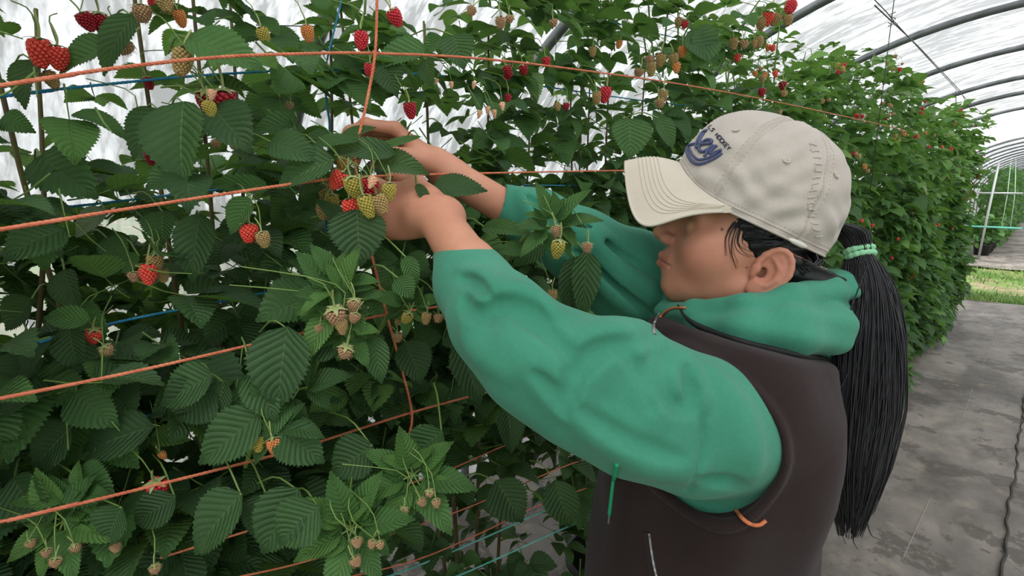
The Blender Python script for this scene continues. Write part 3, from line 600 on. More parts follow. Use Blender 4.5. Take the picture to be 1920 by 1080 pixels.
def tw(pxs, X, mat, label, r=.0016, knots=()):
    pts = []
    for q in pxs: pts.append(onX(q[0], q[1], q[2] if len(q) > 2 else X))
    if pxs[0][0] < 0 and len(pts) > 3:      # runs on along the row past the frame
        dv = nrmz(pts[1]-pts[2]); dv[1] = min(dv[1], -.5); pts = [pts[0]+dv*.9+[0, 0, 0]]+pts
    b = twisted(np.array(pts), r)
    for kx in knots: knot(b, onX(kx[0], kx[1], X+.002), r)
    link('trellis_twine', b.mesh('twine'), mat, label=label, category='twine')
F = -.60
tw([(-60, 170), (0, 160), (200, 130), (400, 108), (560, 101), (703, 100), (900, 110), (1100, 133), (1300, 162), (1480, 196), (1650, 233), (1700, 246)], F, M_or, 'topmost orange twine running along the row above the hands', knots=[(703, 100)])
tw([(-60, 441), (0, 430), (250, 390), (520, 349), (640, 334), (720, 330), (900, 325), (1160, 320), (1240, 322, F+.0)], F, M_or, 'orange twine at hand height, passing behind the berry cluster')
tw([(-60, 760), (0, 747), (250, 697), (500, 640), (620, 612), (725, 590), (840, 573), (930, 566, F-.02)], F, M_or, 'orange twine below the hands, tied to the upright cord under the cluster', knots=[(725, 590)])
tw([(-60, 993), (20, 975), (250, 920), (505, 856), (600, 828), (770, 774), (910, 736), (1010, 712, F-.05)], F, M_or, 'orange twine crossing the lower leaves, tied to the bottom of the upright cord', knots=[(772, 773)])
tw([(300, 1046), (500, 985), (640, 945), (820, 889), (940, 838), (1045, 795), (1120, 770, F-.04)], F-.03, M_or, 'orange twine in the dark gap, second below the sleeve', r=.0013)
tw([(410, 1090), (600, 1045), (850, 962), (960, 916), (1065, 872), (1150, 845, F-.04)], F-.03, M_or, 'thin orange twine in the dark gap, third below the sleeve', r=.0012)
tw([(520, 1120), (620, 1090), (780, 1050), (900, 1000), (1005, 950), (1100, 915)], F-.05, M_or, 'lowest thin orange twine just above the teal ones', r=.0012)
tw([(705, -60), (707, 0), (703, 100), (688, 190), (668, 280), (668, 330), (680, 410), (700, 490), (725, 590), (750, 680), (772, 773), (765, 825), (760, 850)], F+.004, M_or, 'upright orange cord tying the orange twines together beside the hands', r=.0018)
Bk = -.80
tw([(-60, 188), (0, 180), (180, 160), (400, 140), (610, 131), (800, 140), (1000, 160), (1200, 188), (1370, 208), (1500, 230)], Bk, M_bl, 'upper blue twine running just under the topmost orange one', knots=[(610, 131)])
tw([(645, -60), (640, 0), (610, 131), (614, 200), (618, 250), (612, 400), (612, 512), (610, 560)], Bk+.01, M_bl, 'upright blue cord left of the upright orange one')
tw([(-60, 415), (0, 402), (200, 380), (440, 352), (620, 335), (900, 345), (1200, 350)], Bk, M_bl, 'blue twine just above the orange one at hand height', r=.0015)
tw([(-40, 668), (80, 640), (220, 604), (380, 572), (560, 537), (700, 515), (900, 500)], Bk+.06, M_bl, 'blue twine through the dark leaves below hand height', r=.0015)
tw([(-40, 840), (50, 826), (150, 806), (290, 777), (450, 745), (600, 700)], Bk+.06, M_bl, 'lowest blue twine at the left, among the lower leaves', r=.0015)
tw([(950, -10), (1020, 5), (1100, 30), (1200, 55), (1270, 72), (1330, 90)], -.95, M_bl, 'blue-green twine over the leaf tops above the cap', r=.0015)
tw([(480, 47), (560, 49), (680, 52), (760, 56)], -1.15, M_wire, 'thin grey wire across the bright gap beside the post', r=.0012)
tw([(480, 75), (580, 80), (700, 85)], -1.15, M_wire, 'second thin grey wire across the bright gap, lower one', r=.0009)
tw([(1190, -10), (1230, 5), (1300, 36), (1350, 58), (1400, 76)], -.95, M_wire, 'dark wire sloping over the leaf tops above the white cap', r=.0014)
tw([(700, 1090), (780, 1062), (900, 1012), (1005, 965), (1080, 935)], F-.06, M_te, 'upper teal twine in the gap beside the brown vest', r=.0017)
tw([(800, 1100), (870, 1075), (960, 1035), (1055, 992), (1130, 960)], F-.06, M_te, 'lower teal twine in the gap beside the brown vest', r=.0018)
# ================= THE PICKER =================
f32 = np.float32
def sm_min(a, b, k): h = np.clip(.5+.5*(b-a)/k, 0, 1); return b+(a-b)*h-k*h*(1-h)
def sm_max(a, b, k): return -sm_min(-a, -b, k)
def cone(p, a, b, r1, r2):
    a = np.asarray(a, f32); b = np.asarray(b, f32); d = b-a; t = np.clip((p-a)@d/(d@d), 0, 1); return np.linalg.norm(p-(a+t[:, None]*d), axis=1)-(r1+(r2-r1)*t)
def chain(p, pts, rad, k=.01):
    o = None
    for i in range(len(pts)-1):
        c = cone(p, pts[i], pts[i+1], rad[i], rad[i+1]); o = c if o is None else sm_min(o, c, k)
    return o
def ell(p, c, r, ax=None):
    q = (p-np.asarray(c, f32)); q = q if ax is None else q@np.asarray(ax, f32).T
    r = np.asarray(r, f32); k0 = np.linalg.norm(q/r, axis=1); k1 = np.linalg.norm(q/(r*r), axis=1)+1e-9; return k0*(k0-1)/k1
def polygonize(field, lo, hi, h, name):
    lo = np.asarray(lo, float); hi = np.asarray(hi, float); B = 8
    nb = np.ceil((hi-lo)/(h*B)).astype(int); n = nb*B+1
    g = np.stack(np.meshgrid(*[np.arange(k) for k in nb], indexing='ij'), -1).reshape(-1, 3)
    cen = (lo+(g+.5)*h*B).astype(f32); dc = field(cen); D = np.empty(n, f32)
    sgn = np.where(dc < 0, -1, 1).reshape(nb)
    D[:] = 1; up = np.repeat(np.repeat(np.repeat(sgn, B, 0), B, 1), B, 2); D[:-1, :-1, :-1] = up
    act = g[np.abs(dc) < h*B*1.25]; o = np.stack(np.meshgrid(*[np.arange(B+1)]*3, indexing='ij'), -1).reshape(-1, 3)
    for s in range(0, len(act), 400):
        a = act[s:s+400]; idx = (a[:, None]*B+o[None]).reshape(-1, 3); D[idx[:, 0], idx[:, 1], idx[:, 2]] = field((lo+idx*h).astype(f32))
    I = D < 0; nx, ny, nz = n-1
    cs = [(i, j, k) for i in (0, 1) for j in (0, 1) for k in (0, 1)]
    cnt = sum(I[i:nx+i, j:ny+j, k:nz+k].astype(np.int8) for i, j, k in cs); cell = (cnt > 0) & (cnt < 8)
    ci = np.argwhere(cell); vid = -np.ones(n, np.int64); vid[ci[:, 0], ci[:, 1], ci[:, 2]] = np.arange(len(ci))
    val = np.stack([D[ci[:, 0]+i, ci[:, 1]+j, ci[:, 2]+k] for i, j, k in cs], 1); acc = np.zeros((len(ci), 3)); num = np.zeros(len(ci))
    for a in range(8):
        for b in range(a+1, 8):
            da = np.array(cs[b])-np.array(cs[a])
            if np.abs(da).sum() != 1: continue
            m = (val[:, a] < 0) != (val[:, b] < 0); t = val[:, a]/(val[:, a]-val[:, b]+1e-12); t = np.where(m, t, 0)
            acc += m[:, None]*(np.array(cs[a])+t[:, None]*da); num += m
    V = lo+(ci+acc/np.maximum(num, 1)[:, None])*h; Q = []
    for ax in range(3):
        e = np.eye(3, dtype=int)[ax]; u = np.eye(3, dtype=int)[(ax+1) % 3]; w = np.eye(3, dtype=int)[(ax+2) % 3]
        A_ = I[1:-1, 1:-1, 1:-1]; N_ = I[1+e[0]:n[0]-1+e[0], 1+e[1]:n[1]-1+e[1], 1+e[2]:n[2]-1+e[2]]
        for flip, m in ((0, A_ & ~N_), (1, ~A_ & N_)):
            q = np.argwhere(m)+1
            if not len(q): continue
            ids = [vid[tuple((q-s_).T)] for s_ in (0*u, u, u+w, w)]; ids = np.stack(ids, 1); ok = (ids >= 0).all(1); ids = ids[ok]
            Q.append(ids if not flip else ids[:, ::-1])
    return V, np.vstack(Q)
def smooth_verts(V, Q, it=1, lam=.5):
    for _ in range(it):
        s = np.zeros_like(V); c = np.zeros(len(V))
        for a, b in ((0, 1), (1, 2), (2, 3), (3, 0)):
            np.add.at(s, Q[:, a], V[Q[:, b]]); np.add.at(c, Q[:, a], 1); np.add.at(s, Q[:, b], V[Q[:, a]]); np.add.at(c, Q[:, b], 1)
        V = V+(s/np.maximum(c, 1)[:, None]-V)*lam
    return V
# --- frames. body faces bF; its left side bL is towards the camera ---
BA = math.radians(17); bF = -math.cos(BA)*CR+math.sin(BA)*CH; bL = -(math.sin(BA)*CR+math.cos(BA)*CH)
HA = math.radians(16); hF = -math.cos(HA)*CR+math.sin(HA)*CH; hL = -(math.sin(HA)*CR+math.cos(HA)*CH)
TILT = math.radians(18); aF = hF*math.cos(TILT)+CZ*math.sin(TILT); aU = -hF*math.sin(TILT)+CZ*math.cos(TILT)
def Lc(r, f, z): return np.array([0, 0, z])+CR*r+CH*f
HO = Lc(.302, .672, 1.458)                       # between the ear canals
HB = np.stack([aF, hL, aU]).astype(f32)
def hw(x, y, z): return HO+aF*x+hL*y+aU*z
ROOT = Lc(.265, .64, 0.0)
cT = .435; cF = hF*math.cos(cT)+CZ*math.sin(cT); cU = -hF*math.sin(cT)+CZ*math.cos(cT); CC = Lc(.2936, .677, 1.507)
CA_, CB_, CHH = .1018, .0845, .124
CAX = np.stack([cF, hL, cU]).astype(f32)
def cap_inner(p, g):            # negative inside the cap's crown and anywhere well below its rim
    u = (p-CC.astype(f32))@CAX.T; zc = np.maximum(u[:, 2], 0); d = (np.sqrt((u[:, 0]/(CA_-g))**2+(u[:, 1]/(CB_-g))**2+(zc/(CHH-g))**2.4)-1)*.085
    return np.where(u[:, 2] > -.012, d, np.minimum(d, (-.012-u[:, 2])*-1.0))
def head_field(p):
    c = HO-aU*.03; r_ = np.linalg.norm(p-c.astype(f32), axis=1); d = r_-.13; m = r_ < .165
    if m.any(): d[m] = head_core(p[m])
    return d
def head_core(p):
    q = ((p-HO.astype(f32))@HB.T).astype(f32); x, y, z = q[:, 0], q[:, 1], q[:, 2]; qa = q.copy(); qa[:, 1] = np.abs(y)
    d = ell(q, (-.002, 0, .045), (.090, .070, .080)); d = sm_max(d, cap_inner(p, .0115), .003)
    d = sm_min(d, ell(q, (.045, 0, -.005), (.052, .058, .068)), .03)           # mid face
    d = sm_min(d, ell(q, (.035, 0, -.045), (.052, .050, .034)), .025)          # lower jaw
    d = sm_min(d, cone(qa, (.005, .052, -.035), (.071, .014, -.066), .014, .013), .022)   # jaw line
    d = sm_min(d, cone(q, (.062, 0, -.066), (.074, 0, -.063), .020, .0145), .014)   # chin
    d = sm_min(d, ell(qa, (.050, .046, -.008), (.030, .022, .028)), .022)      # cheeks
    d = sm_min(d, ell(q, (.084, 0, -.036), (.019, .024, .021)), .012)          # muzzle
    d = sm_min(d, cone(qa, (.086, 0, .036), (.078, .045, .033), .009, .008), .014)    # brow
    d = sm_max(d, -ell(qa, (.100, .031, .017), (.016, .019, .013)), .014)      # eye sockets
    d = sm_min(d, ell(qa, (.079, .031, .017), (.0125, .0145, .0115)), .003)    # eyeballs under lids
    d = sm_max(d, -cone(qa, (.0915, .020, .0165), (.0895, .044, .0165), .0010, .0008), .002)
    d = sm_min(d, cone(q, (.089, 0, .028), (.110, 0, -.002), .0060, .0085), .010)     # nose bridge
    d = sm_min(d, ell(q, (.113, 0, -.006), (.0115, .0105, .0095)), .005)              # tip
    d = sm_min(d, ell(qa, (.104, .0125, -.010), (.0105, .0065, .0075)), .004)         # wings
    d = sm_max(d, -cone(qa, (.108, .0065, -.020), (.109, .007, -.0135), .0033, .0026), .002)
    d = sm_max(d, -cone(qa, (.100, .0190, -.003), (.097, .0195, -.0155), .0016, .0014), .004)
    d = sm_max(d, -cone(q, (.1045, 0, -.021), (.106, 0, -.027), .0016, .0018), .003)  # philtrum
    up = np.minimum(cone(qa, (.1025, 0, -.033), (.092, .021, -.0385), .0052, .0018), 9); lo_ = cone(qa, (.1000, 0, -.0445), (.0905, .019, -.040), .0060, .0018)
    d = sm_min(d, up, .004); d = sm_min(d, lo_, .004)
    d = sm_max(d, -cone(qa, (.110, 0, -.0388), (.0890, .027, -.0400), .0011, .0016), .0022)
    d = sm_max(d, -cone(q, (.101, 0, -.0565), (.095, 0, -.0570), .004, .004), .010)
    # neck
    d = sm_min(d, cone(q, (-.028, 0, -.02), (-.030, 0, -.18), .052, .056), .03)
    # ears: shell, bowl, helix, lobe, tragus
    e = q.copy(); e[:, 1] = np.abs(y); ang = math.radians(-10); ca, sa = math.cos(ang), math.sin(ang)
    ex, ez = (e[:, 0]+.012)*ca-(e[:, 2]+.004)*sa, (e[:, 0]+.012)*sa+(e[:, 2]+.004)*ca; ey = e[:, 1]-.074-(-ex)*.42
    E = np.stack([ex, ey, ez], 1)
    sh = ell(E, (-.001, 0, 0.002), (.0175, .0055, .0285)); sh = sm_max(sh, -ell(E, (.003, .006, .002), (.0125, .0060, .0200)), .002)
    th = np.linspace(-.5, 4.3, 15); hx = [(.0165*math.cos(t)-.001, .0025, .0270*math.sin(t)+.003) for t in th if True]
    hel = chain(E, hx, [.0030]*5+[.0034]*6+[.0027]*4, .0015)
    ant = chain(E, [(.004, .002, .017), (-.006, .003, .010), (-.0085, .003, -.003), (-.004, .003, -.013), (.003, .003, -.015)], [.0020, .0026, .0027, .0027, .0027], .002)
    lobe = ell(E, (.003, .001, -.0235), (.0085, .0042, .0085)); trg = ell(E, (.0125, .0025, -.002), (.0042, .0036, .0062))
    can = ell(E, (.006, -.001, -.003), (.0052, .006, .0062))
    ear = sm_min(sh, hel, .0022); ear = sm_min(ear, ant, .0025); ear = sm_min(ear, lobe, .005); ear = sm_max(ear, -can, .003); ear = sm_min(ear, trg, .003)
    return sm_min(d, ear, .006)
# --- arms and hands: measured places ---
SLp, ELp, WLp = P(1375, 790, .545), P(990, 662, .490), P(818, 405, .640)
SRp, ERp, WRp = P(1330, 610, .83), P(1180, 528, .80), P(835, 322, .775)
def hand_field(p, W, *a, **k):
    r_ = np.linalg.norm(p-W.astype(f32), axis=1); d = r_-.17; m = r_ < .23
    if m.any(): d[m] = hand_core(p[m], W, *a, **k)
    return d
def hand_core(p, W, palm_dir, back_n, side, fing, thumb, sc=1.0):
    """W wrist, palm_dir towards the knuckles, back_n out of the back of the hand, side towards the index"""
    pd = nrmz(palm_dir); sd = nrmz(side-pd*np.dot(side, pd)); bn = nrmz(back_n-pd*np.dot(back_n, pd)-sd*np.dot(back_n, sd))
    T = lambda a, b, c: W+(pd*a+sd*b+bn*c)*sc
    d = chain(p, [T(-.012, 0, 0), T(.018, 0, .001)], [.0255*sc, .024*sc]); ax = np.stack([pd, sd, bn])
    d = sm_min(d, ell(p, T(.050, 0, 0), (.050*sc, .037*sc, .0150*sc), ax), .014)
    d = sm_min(d, ell(p, T(.030, .024, -.008), (.030*sc, .014*sc, .014*sc), ax), .010)      # thumb pad
    kn = [(.088, .027), (.092, .009), (.088, -.009), (.080, -.026)]; rr = [.0088, .0090, .0086, .0076]; ln = [(.042, .025, .020), (.047, .028, .021), (.043, .026, .020), (.034, .020, .018)]
    for i, (ka, kb) in enumerate(kn):
        c = T(ka, kb, .002); pts = [T(ka-.03, kb*.8, 0), c]; ang = 0
        fan = fing[i][3] if len(fing[i]) > 3 else (kb/.03)*.08
        for j in range(3):
            ang += fing[i][j]; v = pd*math.cos(ang)-bn*math.sin(ang)+sd*fan; pts.append(pts[-1]+nrmz(v)*ln[i][j]*sc)
        r = rr[i]*sc; f_ = chain(p, pts, [r*1.05, r*1.12, r, r*.93, r*.80], .004)
        for m in (2, 3): f_ = sm_min(f_, np.linalg.norm(p-(pts[m]+bn*.0012).astype(f32), axis=1)-r*1.04, .004)
        d = sm_min(d, f_, .0045)
    t = [T(.018, .022, -.006)]+[T(*q) for q in thumb]; d = sm_min(d, chain(p, t, [.0135*sc, .0115*sc, .0100*sc, .0085*sc][:len(t)], .006), .007)
    return d
LPD = P(728, 392, .660)-WLp+0; LBN = -CF+CU*.55+CR*.25
RPD = P(762, 266, .775)-WRp; RBN = CU-CF*.45
def body_field(p):
    d = np.full(len(p), 9., f32)
    d = head_field(p)
    c = Lc(.275, .645, 1.22); tr = chain(p, [Lc(.30, .665, 1.34), Lc(.275, .65, 1.20), Lc(.265, .64, 1.0), Lc(.27, .64, .90)], [.06, .105, .095, .115], .05)
    tr = sm_min(tr, cone(p, SLp+bL*-.03, SRp+bL*.03, .045, .045), .05); d = sm_min(d, tr, .03)
    d = sm_min(d, chain(p, [SLp, ELp, WLp+(ELp-WLp)*.45, WLp], [.046, .034, .0275, .0240], .015), .02)
    d = sm_min(d, chain(p, [SRp, ERp, WRp+(ERp-WRp)*.45, WRp], [.046, .034, .0265, .0235], .015), .02)
    # left hand: wrist bent, fingers closing round the berries from behind
    d = sm_min(d, hand_field(p, WLp, LPD, LBN, CU*1.0+CR*.1, [(.55, .75, .5), (.65, .85, .5), (.75, .9, .55), (.8, .95, .6)], [(.045, .040, -.016), (.070, .046, -.026), (.092, .044, -.034)], .98), .010)
    d = sm_min(d, hand_field(p, WRp, RPD, RBN, -CF*1.0+CR*.05, [(.55, .6, .4), (.6, .75, .4), (.65, .8, .5), (.7, .8, .5)], [(.045, .040, -.020), (.070, .044, -.034), (.090, .040, -.046)], .98), .010)
    # legs and feet under the clothes
    for s in (1, -1):
        hp = Lc(.27, .64, .88)+bL*.085*s; kn = Lc(.262, .64, .47)+bL*.10*s; an = Lc(.28, .64, .09)+bL*.105*s
        d = sm_min(d, chain(p, [hp, kn, an], [.075, .050, .036], .02), .03); d = sm_min(d, chain(p, [an-[0, 0, .03], an+bF*.13-[0, 0, .055]], [.034, .028], .01), .02)
    return d
def biggest(V, Q):
    lab = np.arange(len(V))
    for _ in range(200):
        m = lab[Q].min(1); new = lab.copy()
        for c in range(4): np.minimum.at(new, Q[:, c], m)
        new = new[new]; new = new[new]
        if (new == lab).all(): break
        lab = new
    u, c = np.unique(lab, return_counts=True); keep = lab == u[np.argmax(c)]; idx = np.cumsum(keep)-1; Q = Q[keep[Q[:, 0]]]
    return V[keep], idx[Q]
def sdf_obj(name, field, lo, hi, h, mat, parent, it=1, **kw):
    V, Q = biggest(*polygonize(field, lo, hi, h, name)); V = smooth_verts(V, Q, it); me = mesh_np(name, V-ROOT, Q); return link(name, me, mat, parent, **kw)
# materials
def skin_mat():
    k = NT('skin'); o = k.obj(); n = k.noise(18, o, 4); c = k.ramp(n, [(.3, lin('c0836a')), (.7, lin('d2987d'))])
    pr = k.n('Attribute', attribute_name='flush').outputs['Fac']; c = k.mix(pr, c, lin('a85f52'))
    mo = k.n('Attribute', attribute_name='mole').outputs['Fac']; c = k.mix(mo, c, lin('3a241c'))
    k.p(Base_Color=c, Roughness=.5, Subsurface_Weight=.18, Subsurface_Scale=.006); k.b.inputs['Subsurface Radius'].default_value = (1, .35, .2); k.b.inputs['Specular IOR Level'].default_value = .4
    k.bump(k.noise(420, o, 3), .25, .0006); return k.m
def fabric(name, c1, c2, wrink=.6, weave=900, fuzz=.3, rough=.9):
    k = NT(name); o = k.obj(); mp = k.n('Mapping', {'Vector': o, 'Rotation': (.3, .7, .2)}).outputs[0]
    c = k.ramp(k.noise(9, o, 5, .6), [(.3, c1), (.7, c2)]); c = k.mix(k.math('MULTIPLY', k.noise(260, mp, 2), .22), c, c1, 'MULTIPLY')
    h = k.math('ADD', k.math('MULTIPLY', k.noise(28, o, 4), wrink), k.math('MULTIPLY', k.noise(weave, mp, 2), fuzz))
    k.p(Base_Color=c, Roughness=rough, Sheen_Weight=.10, Sheen_Roughness=.5); k.b.inputs['Specular IOR Level'].default_value = .2
    k.bump(h, .5, .0025); return k.m
M_skin = skin_mat(); M_hood = fabric('green_sweat_fabric', lin('3f8a71'), lin('4b987f'), .5); M_vest = fabric('brown_fleece', lin('2c2121'), lin('352929'), .7, 1500, .25, 1.0); M_vest.node_tree.nodes['Principled BSDF'].inputs['Sheen Weight'].default_value = .08
M_cap = fabric('cream_cotton_twill', lin('bdb4ac'), lin('cdc5be'), 1.3, 1100, .3, .85)
M_navy = simple('navy_embroidery', lin('4b5378'), .6, bump=(900, .4, .0006)); M_dtext = simple('dark_navy_thread', lin('3c3c50'), .7)
M_stitch = simple('cap_stitching', lin('c9bfae'), .9); M_orange = simple('orange_piping', lin('d0774a'), .7); M_black = simple('black_cord', lin('141416'), .7)
M_silver = simple('zip_metal', lin('9a9ca0'), .4, .8); M_cord = simple('bright_green_cord', lin('22a071'), .7); M_hairtie = fabric('mint_hair_tie', lin('8fd0a4'), lin('a5dcb4'), .5)
def hair_mat():
    k = NT('black_hair'); k.p(Base_Color=k.ramp(k.noise(60, k.obj(), 3), [(.3, lin('0d0d10')), (.75, lin('1d1d22'))]), Roughness=.38); k.b.inputs['Specular IOR Level'].default_value = .45; return k.m
M_hair = hair_mat(); M_trous = fabric('dark_work_trousers', lin('2a2c33'), lin('34363e')); M_boot = simple('dark_rubber_boots', lin('2b2a28'), .6)
person = empty('person', ROOT, label='woman in green hoodie, brown vest and cream cap reaching up to pick raspberries', category='person')
# body
LO = Lc(.265, .64, 0)-[.9, .9, 0]
def bbox(pts, pad): a = np.array(pts); return a.min(0)-pad, a.max(0)+pad
HQ = 1.0 if not globals().get('DRAFT') else 2.0
lo1, hi1 = bbox([hw(.13, 0, 0), hw(-.1, 0, 0), hw(0, .1, 0), hw(0, -.1, 0), hw(0, 0, .14), hw(0, 0, -.16), WLp+LPD*1.6, WRp+RPD*1.7, SLp, SRp, ELp, ERp, Lc(.265, .64, .0), Lc(.265, .64, -.02), WLp+CR*.05], .06)
V, Q = polygonize(body_field, lo1, hi1, .0018*HQ, 'body')
V = smooth_verts(V, Q, 1, .4); me = mesh_np('body', V-ROOT, Q)
q = (V-HO)@HB.T.astype(float); fl = np.exp(-((q[:, 0]-.099)**2+(q[:, 2]+.038)**2/1.2)/.00010)*.8*(np.abs(q[:, 1]) < .024)+.35*np.exp(-((q[:, 0]+.012)**2+(q[:, 2]-.0)**2)/.0011)*(np.abs(q[:, 1]) > .068)+.22*np.exp(-((q[:, 0]-.06)**2+(q[:, 2]+.015)**2)/.0012)
fl += .3*np.exp(-np.sum((V-(WLp+LPD*1.15))**2, 1)/.0020)
at = me.attributes.new('flush', 'FLOAT', 'POINT'); at.data.foreach_set('value', np.clip(fl, 0, 1).astype(f32))
def mole(x, y, r):
    s = (V-CP)@CF; px = 960+FPX*((V-CP)@CR)/s; py = 540-FPX*((V-CP)@CU)/s; return np.exp(-((px-x)**2+(py-y)**2)/r**2)*(s < .72)
mo = np.clip(mole(1354, 430, 2.6)*1.2+mole(1400, 502, 2.0)+mole(1336, 470, 1.0)*.3, 0, 1); at = me.attributes.new('mole', 'FLOAT', 'POINT'); at.data.foreach_set('value', mo.astype(f32))
link('body', me, M_skin, person)
# ---------- hoodie ----------
fw = lambda x, y, d: P(x, y, d)
def sleeveL(p):
    d = base_sleeveL(p); m = np.abs(d) < .04
    if m.any(): d[m] = sleeveL_core(p[m])
    return d
def sleeveL_core(p):
    pts = [fw(1365, 800, .545), fw(1300, 795, .525), fw(1190, 757, .50), fw(1085, 712, .485), fw(998, 668, .485), fw(935, 600, .52), fw(888, 535, .57), fw(858, 480, .605)]
    rad = [.060, .062, .061, .053, .0445, .043, .036, .0285]
    d = chain(p, pts, rad, .03)
    R_ = lambda a, r, k=.012: cone_list(p, a, r)
    for (a, r, k) in FOLD_L: d = sm_min(d, chain(p, a, [v*1.15 for v in r], .006), k)
    for (a, r, k) in CUT_L: d = sm_max(d, -chain(p, a, [v*1.9 for v in r], .004), k*.7)
    ax = nrmz(pts[-1]-pts[-2]); e = pts[-1]+ax*.012; d = sm_max(d, np.minimum((p-e)@ax.astype(f32), .06-np.linalg.norm(p-e.astype(f32), axis=1)), .004)
    d = sm_max(d, -cone(p, e+ax*.02, e-ax*.018, .0262, .0262), .003); return d
def on(x, y, d): return P(x, y, d)
# fold ridges and creases lie on the sleeve's surface facing the camera
def surfL(field, x, y, d0=.38, d1=.95):
    ds = np.linspace(d0, d1, 400); pp = (CP+ray(x, y)[None]*ds[:, None]).astype(f32); v = field(pp); i = np.argmax(v < 0); return ds[i] if v[i] < 0 else None
def base_sleeveL(p):
    pts = [fw(1365, 800, .545), fw(1300, 795, .525), fw(1190, 757, .50), fw(1085, 712, .485), fw(998, 668, .485), fw(935, 600, .52), fw(888, 535, .57), fw(858, 480, .605)]
    return chain(p, pts, [.060, .062, .061, .053, .0445, .043, .036, .0285], .03)
def creases(field, lst, off):
    out = []
    for pix, r, k in lst:
        pts = []
        for j, (x, y) in enumerate(spline([(a, b, 0) for a, b in pix], 22)[:, :2]):
            d = surfL(field, x, y)
            if d is None: continue
            pts.append(P(x, y, d+off))
        if len(pts) > 1: out.append((pts, [r*(.35+.65*math.sin(math.pi*(j+.5)/len(pts))) for j in range(len(pts))], k))
    return out
FOLD_L = creases(base_sleeveL, [([(905, 575), (940, 558), (985, 560), (1025, 585)], .009, .020), ([(1215, 618), (1150, 632), (1100, 668), (1082, 720)], .012, .024), ([(900, 520), (930, 545), (975, 590)], .006, .014),
    ([(950, 640), (1010, 690), (1060, 760)], .008, .02), ([(1245, 650), (1235, 700), (1250, 745)], .007, .012), ([(1278, 662), (1290, 700), (1315, 760)], .006, .010), ([(1120, 800), (1210, 850), (1300, 880)], .010, .025), ([(1050, 640), (1030, 670), (1040, 730)], .007, .014),
    ([(880, 600), (900, 650), (950, 690)], .007, .018), ([(1140, 635), (1195, 690), (1235, 780)], .008, .016), ([(1075, 760), (1130, 800), (1190, 830)], .007, .016), ([(862, 505), (895, 515), (925, 538)], .004, .008), ([(1330, 700), (1385, 790), (1410, 880)], .008, .02)], .004)
def fold_sleeveL(p):
    d = base_sleeveL(p)
    for (a, r, k) in FOLD_L: d = sm_min(d, chain(p, a, [v*1.15 for v in r], .006), k)
    return d
CUT_L = creases(fold_sleeveL, [([(905, 590), (935, 573), (985, 576), (1030, 606)], .0045, .008), ([(1195, 640), (1130, 655), (1085, 690), (1072, 735)], .005, .009), ([(1255, 655), (1248, 700), (1262, 750), (1290, 770)], .0045, .009), ([(1000, 610), (1045, 640), (1070, 670)], .003, .010),
    ([(960, 570), (990, 600), (1040, 625)], .003, .009), ([(1090, 770), (1180, 825), (1280, 860)], .003, .012), ([(1060, 760), (1068, 740), (1070, 700)], .0022, .005), ([(868, 560), (880, 580), (920, 600)], .003, .008), ([(1165, 650), (1205, 700), (1225, 770)], .003, .009), ([(1230, 660), (1222, 700), (1232, 740)], .003, .007), ([(1290, 690), (1296, 730), (1300, 770)], .0028, .007), ([(865, 520), (890, 530), (915, 552)], .0028, .005), ([(1000, 700), (1035, 735), (1062, 780)], .0026, .008), ([(1310, 900), (1370, 905), (1430, 930)], .003, .008)], .0008)
seam = creases(fold_sleeveL, [([(1300, 672), (1308, 720), (1318, 790), (1318, 860), (1300, 905), (1288, 925)], .0016, .0030)], -.0002); CUT_L += seam
def base_sleeveR(p):
    return chain(p, [fw(1300, 590, .85), fw(1190, 527, .815), fw(1090, 464, .797), fw(1010, 415, .790), fw(948, 388, .785)], [.088, .072, .052, .041, .033], .03)
FOLD_R = creases(base_sleeveR, [([(975, 365), (1000, 400), (1010, 440)], .008, .016), ([(1040, 385), (1080, 430), (1130, 450)], .009, .02), ([(1110, 440), (1160, 500), (1230, 560)], .012, .02), ([(1070, 480), (1140, 540), (1200, 590)], .01, .02)], .004)
CUT_R = creases(base_sleeveR, [([(990, 370), (1018, 400), (1025, 430)], .005, .01), ([(1090, 420), (1150, 470), (1240, 520)], .005, .012), ([(1080, 470), (1150, 530), (1220, 590)], .004, .01)], .0008)
def sleeveR(p):
    d = base_sleeveR(p); m = np.abs(d) < .04
    if m.any(): d[m] = sleeveR_core(p[m])
    return d
def sleeveR_core(p):
    d = base_sleeveR(p)
    for (a, r, k) in FOLD_R: d = sm_min(d, chain(p, a, r, .006), k)
    for (a, r, k) in CUT_R: d = sm_max(d, -chain(p, a, r, .004), k)
    a, b = fw(1010, 405, .795), fw(950, 388, .785); ax = nrmz(b-a); e = b+ax*.012; d = sm_max(d, np.minimum((p-e)@ax.astype(f32), .065-np.linalg.norm(p-e.astype(f32), axis=1)), .004)
    return sm_max(d, -cone(p, e+ax*.02, e-ax*.018, .028, .028), .003)
